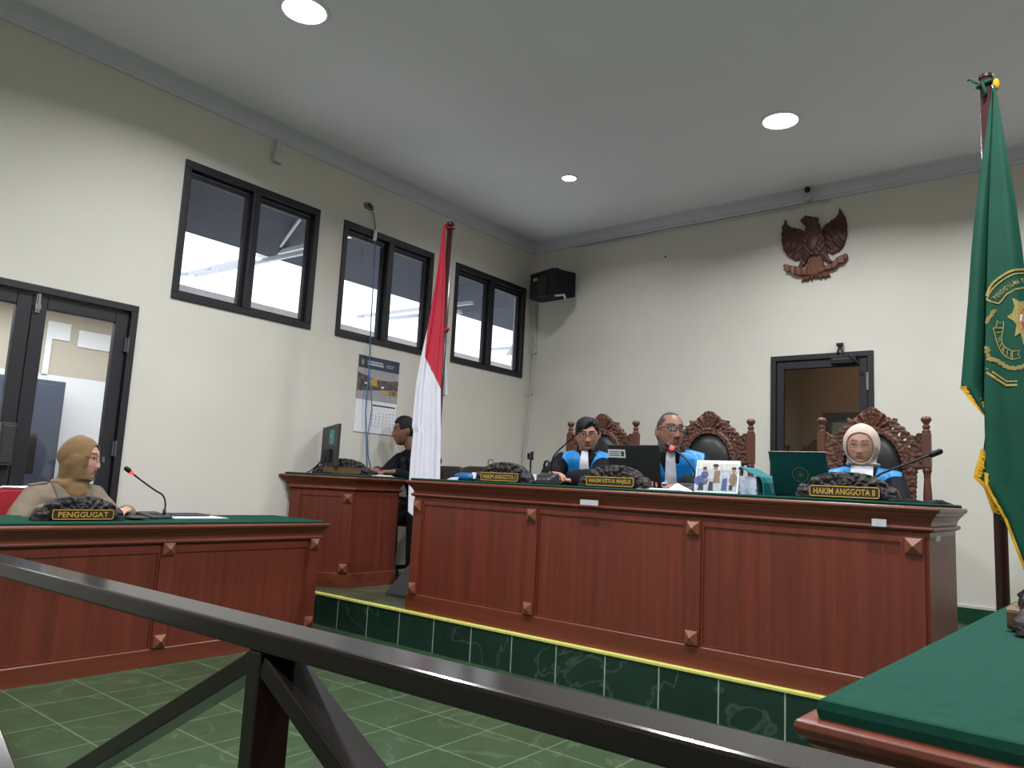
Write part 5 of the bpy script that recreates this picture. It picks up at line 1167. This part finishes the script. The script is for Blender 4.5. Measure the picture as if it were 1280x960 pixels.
def headscarf(H, o, mat_, D, drape, seed):
    """hood with a face opening, closing under the chin and falling over the shoulders"""
    g = MB(); rows = []
    for i in range(1, 40):
        ph = -PI/2+PI*i/40
        rows.append([H.w(*H.surf(2*PI*k/48,ph,.013+(.009*max(0,-math.cos(2*PI*k/48))),False)) for k in range(48)])
    g.loft(rows)
    sh, nk, side, fw = D['sh'], D['nk'], D['side'], D['fw']; ch = H.w(0,-.01,-.06)
    secs = [(H.w(0,.010,.02),.086*H.k,.098*H.k),(H.w(0,.012,-.03),.090*H.k,.098*H.k),(H.w(0,.008,-.075),.088*H.k,.094*H.k),(H.w(0,.010,-.115),.084*H.k,.090*H.k),(nk+fw*.012+V((0,0,.025)),.092,.088)]+drape(sh,nk,fw)
    g.loft([[c+side*(a*math.cos(q))+fw*(b*math.sin(q)) for q in [2*PI*j/32 for j in range(32)]] for c, a, b in secs])
    me = voxel(g,.0055,9)
    nrm_ = [v.normal.copy() for v in me.vertices]
    for v, vn in zip(me.vertices, nrm_):
        x, y, z = H.l(v.co); f_ = noise.noise(V((x*16+seed,y*16+z*14,z*9)))*.008
        v.co = v.co+vn*(f_*smoothstep(.10,-.05,z))
    me.update()
    def keep(c, n_):
        x, y, z = H.l(c)
        if y > -.020: return True
        zz = z+.010
        return (abs(x)/(.0655*max(1,H.fat*.95)))**2.3+(abs(zz)/(.099 if zz > 0 else .098))**2.3 > 1
    return subset(me,keep,.0,.006).build('headscarf',mat_,o,smooth=True)

SK = dict(tan=((.40,.205,.135),(.30,.095,.075)), dark=((.255,.125,.082),(.19,.065,.055)), fair=((.53,.30,.22),(.42,.12,.11)), warm=((.45,.235,.16),(.36,.10,.085)))
BROW = (.03,.02,.016)
def judge_robe(o, H, cm, D, blue=True, collar=1, jl=.24, jw=(.026,.040), white_scarf=False):
    sh, nk, side, fw, org = D['sh'], D['nk'], D['side'], D['fw'], D['org']
    def loc(c): d = c-nk; return d.dot(side), d.dot(fw), d.z
    def kb(c, n_):
        a, f_, z = loc(c)
        w = .20-.02*smoothstep(0,-.3,z)
        if abs(a) > w or z < -.42: return False
        if n_.dot(fw) < -.25 and z < .03: return False
        if f_ < -.06: return False
        r = math.hypot(a, f_*.9)
        if r < .082 and z > -.06: return False          # black band round the neck
        # black lapel crossing on the person's left
        lap = .028+.055*smoothstep(-.16,.02,z)
        if a*collar > 0 and a*collar < lap and z < .0: return z < -.20 and a*collar > .03
        if a*collar <= 0 and -a*collar < .012: return False
        for S,E_,W_,s_ in D['arms']:                    # the sleeves stay black below the shoulder
            for A_, B_, r_ in ((E_,W_,.095),(S.lerp(E_,.35),E_,.075)):
                ab = B_-A_; t_ = max(0,min(1.1,(c-A_).dot(ab)/ab.dot(ab)))
                if (c-(A_+ab*t_)).length < r_: return False
            t_ = (c-S).dot((E_-S).normalized())
            if abs(a) > .165 and t_ > .06: return False
        return True
    subset(cm,kb,.0045,.006).build('blue_satin_front','bluesat',o,smooth=True)
    bv = BVHTree.FromPolygons([v.co.copy() for v in cm.vertices],[tuple(p.vertices) for p in cm.polygons])
    rings = []; L_ = 12
    for i in range(L_+1):
        u = i/L_; z = .012-jl*u; w = jw[0]+(jw[1]-jw[0])*u; ring = []
        for j in range(9):
            a = -w+2*w*j/8; c = nk+side*a+V((0,0,z)); p = front_point(bv,c,fw,.010+.003*math.cos(j*PI))
            if p is None: p = c+fw*.09
            ring.append(p)
        rings.append(ring)
    mb_ = MB(); mb_.loft(rings,caps=False,closed=False)
    me = mb_.mesh('jabot','jabot',V((0,0,0)),True); 
    n0 = len(mb_.v); mb_.add([p-fw*.006 for p in mb_.v],[tuple(reversed(f)) for f in mb_.f]); bpy.data.meshes.remove(me)
    mb_.build('jabot','jabot',o,smooth=True,recalc=False)
    # black collar round the neck
    c_ = MB(); c_.loft([[nk+fw*.004+side*((r)*math.cos(q))+fw*(r*math.sin(q))+V((0,0,z+(.016 if math.sin(q) < 0 else -.018*math.sin(q)))) for q in [2*PI*j/28 for j in range(28)]] for r, z in ((.074,-.02),(.072,.020),(.066,.034),(.061,.030),(.062,-.02))]); c_.build('collar','robe',o,smooth=True)

FL = PZ
# young judge, side-parted black hair, looking into the camera
H = Head((1.945,-1.765,1.403),(.56,-.83),pitch=-.22,roll=.05,k=.92,fat=1.24,jaw=.16,nose=.9)
o, H, cm, D = build_person('young male judge with round glasses in a black and blue robe, left of three judges',dict(head=H,hip=(1.80,-1.50,FL+.585),sh=(1.895,-1.70,1.243),face=(.42,-.90),floor=FL,
    wl=(2.07,-2.13,BZ+.035),wr=(1.96,-2.20,BZ+.075),hd=[(-.75,-.62,-.02),(.85,-.50,-.05)],skin=SK['warm'][0],lip=SK['warm'][1],brow=BROW,cname='robe',cmat='robe',cloth=.03,loose=.02,seed=1,browth=1.2,curl=.42))
judge_robe(o,H,cm,D,collar=1,jl=.13,jw=(.022,.036))
def hl1(x, y):
    if y < -.02: f = .066+.22*x+.004*math.sin(x*70); s_ = -.012+.10*max(0,(-y-.02)); t_ = smoothstep(.045,.070,abs(x)); return f*(1-t_)+(.040+.1*x)*t_ if y < -.050 else (.050*(1-t_)+(.004)*t_)
    return .022 if (y < .03 and abs(x) > .05) else -.052
hair_cap(H,lambda x,y,z: .006+.016*smoothstep(.02,.10,z)+.004*gauss(x+.03,.03)*smoothstep(.03,.1,z),hl1,rough=.004,seed=2).build('hair','hair',o,smooth=True)
glasses(H,o,'round',w=.0235,h=.0195,rim=.0026)
# presiding judge, balding, leaning to the microphone
H = Head((2.742,-2.06,1.392),(.78,-.62),pitch=.04,roll=-.02,k=1.07,fat=1.0,jaw=.24,nose=1.1)
o, H, cm, D = build_person('balding presiding judge with dark glasses in a blue robe speaking into a microphone',dict(head=H,hip=(2.66,-1.70,FL+.585),sh=(2.722,-1.95,1.245),face=(.38,-.92),floor=FL,
    thigh=.41,wl=(2.99,-2.33,BZ+.03),wr=(2.78,-2.36,BZ+.048),hd=[(-.30,-.95,0),(.45,-.89,0)],skin=SK['dark'][0],lip=SK['dark'][1],brow=BROW,cname='robe',cmat='robe',cloth=.03,loose=.02,seed=2,k=1.04))
judge_robe(o,H,cm,D,collar=-1,jl=.20,jw=(.026,.038))
def hl2(x, y): return (.10 if y < -.02 else (.085 if y < .02 else -.045)) if abs(x) < .052 and y < .03 else ((.035+.9*max(0,-y-.02)) if y < .0 else (.020 if y < .03 else -.045))
hair_cap(H,.0022,hl2,rough=.0005).build('cropped_hair','buzz',o,smooth=True)
glasses(H,o,'rect',w=.0255,h=.0165,rim=.0030)
# judge in the cream headscarf, looking down
H = Head((3.755,-1.66,1.352),(.12,-.99),pitch=-.20,roll=-.03,k=.905,fat=1.32,jaw=.22,eye=.0024,nose=.68)
o, H, cm, D = build_person('female judge in cream headscarf and blue robe looking down, right of three judges',dict(head=H,hip=(3.72,-1.48,FL+.58),sh=(3.755,-1.60,1.182),face=(.15,-.99),floor=FL,
    wl=(3.93,-2.02,BZ+.03),wr=(3.62,-2.04,BZ+.03),hd=[(-.25,-.95,0),(.3,-.95,0)],skin=SK['fair'][0],lip=SK['fair'][1],brow=(.10,.06,.045),cname='robe',cmat='robe',cloth=.026,loose=.02,seed=3,k=.94,browth=.7))
judge_robe(o,H,cm,D,collar=1,jl=.16,jw=(.058,.058))
headscarf(H,o,'scarfc',D,lambda sh,nk,fw: [(nk+fw*.005+V((0,0,.004)),.070,.068)],1.)
glasses(H,o,'round','blackg',w=.0245,h=.0165,rim=.0010)
# plaintiff in khaki with a mustard headscarf
H = Head((.345,-4.500,1.040),(.70,.71),pitch=-.05,roll=.0,fat=1.0,jaw=.25,nose=.86)
o, H, cm, D = build_person('woman in mustard headscarf and khaki uniform seated at the plaintiff table, looking aside',dict(head=H,hip=(.22,-4.60,.50),sh=(.30,-4.545,.865),face=(.98,.10),floor=0,
    wl=(.66,-4.36,.775),wr=(.60,-4.72,.775),hd=[(.7,-.7,0),(.6,.8,0)],skin=SK['fair'][0],lip=SK['fair'][1],brow=(.06,.04,.03),cname='uniform_jacket',cmat='khaki',cloth=.024,loose=.005,seed=4,k=.96))
headscarf(H,o,'scarfm',D,lambda sh,nk,fw: [(nk+fw*.02+V((0,0,-.005)),.098,.092),(nk+fw*.03+V((0,0,-.05)),.085,.085),(nk+fw*.03+V((0,0,-.10)),.05,.07)],5.)
glasses(H,o,'rect','specs',w=.0240,h=.0150,rim=.0015)
def lapel(c, n_):
    d = c-D['nk']; a, f_, z = d.dot(D['side']), d.dot(D['fw']), d.z
    return .02 < f_ and z > -.26 and abs(a) < .105 and abs(a) > .035+.0*z and n_.dot(D['fw']) > -.2 and abs(a)-.045-.16*max(0,-z-.1)*0 > -.01 and abs(a) < .105+.25*z*.4
subset(cm,lapel,.006,.008).build('lapels','khakid',o,smooth=True)
for s_ in (-1, 1):
    S = D['sh']+D['side']*(s_*.155); MB().bar(S+V((0,0,.040))-D['side']*s_*.05,S+V((0,0,.022))+D['side']*s_*.035,.05,.012,(1,0,0)).build('shoulder_strap','khakid',o,bevel=.004)
# clerk writing at his desk, in profile
H = Head((.185,-1.89,1.425),(-.52,-.85),pitch=-.12,roll=.0,fat=1.0,jaw=.24,nose=1.0,eye=.004)
o, H, cm, D = build_person('man with short black hair in dark shirt at the clerk desk, half behind flag',dict(head=H,hip=(.27,-1.63,FL+.585),sh=(.265,-1.80,1.215),face=(.25,-.97),floor=FL,
    wl=(.40,-2.18,BZ+.04),wr=(.28,-2.26,BZ+.045),hd=[(-.2,-.98,0),(.05,-1,0)],skin=SK['dark'][0],lip=SK['dark'][1],brow=BROW,cname='shirt',cmat='shirt',cloth=.02,seed=5))
def hl3(x, y): return (.070 if y < -.05 else (.052-.04*smoothstep(.04,.07,abs(x)))) if y < -.02 else (.022 if (y < .03 and abs(x) > .05) else -.048)
hair_cap(H,lambda x,y,z: .005+.011*smoothstep(.03,.10,z),hl3,rough=.003,seed=9).build('hair','hair',o,smooth=True)
def bat(c, n_):
    d = c-D['nk']; a, f_, z = d.dot(D['side']), d.dot(D['fw']), d.z
    return f_ > 0 and -.22 < z < -.06 and .02 < abs(a) < .075 and n_.dot(D['fw']) > .1
subset(cm,bat,.003,.005).build('batik_panel','batik',o,smooth=True)
c_ = MB(); nk, side, fw = D['nk'], D['side'], D['fw']
c_.loft([[nk+side*(r*math.cos(q))+fw*(r*math.sin(q))+V((0,0,z-.022*math.sin(q))) for q in [2*PI*j/28 for j in range(28)]] for r, z in ((.078,-.02),(.074,.012),(.067,.020),(.062,.012),(.064,-.02))]); c_.build('shirt_collar','shirt',o,smooth=True)

# ------------------------------------------------------------------ camera and colour
cam = bpy.data.cameras.new('camera'); cam.sensor_width = 36; cam.sensor_fit = 'HORIZONTAL'; cam.lens = 944.0/1280*36; cam.clip_start = .02
co = bpy.data.objects.new('camera', cam); COL.objects.link(co)
X_, Y_, Z_ = V((0.78198469,0.62123632,0.05064959)), V((0.04280849,-0.1345984,0.9899751)), V((-0.62182584,0.77197714,0.13184808))
mtx = Matrix((X_,Y_,-Z_)).transposed().to_4x4(); mtx.translation = V((4.9051,-6.3301,1.0227)); co.matrix_world = mtx
sc = bpy.context.scene; sc.camera = co
sc.view_settings.view_transform = 'Standard'; sc.view_settings.look = 'None'; sc.view_settings.exposure = 0; sc.view_settings.gamma = 1
sc.cycles.use_denoising = True; sc.cycles.max_bounces = 8; sc.cycles.diffuse_bounces = 5; sc.cycles.glossy_bounces = 3; sc.cycles.transparent_max_bounces = 12
sc.cycles.sample_clamp_indirect = 6; sc.cycles.caustics_reflective = False; sc.cycles.caustics_refractive = False
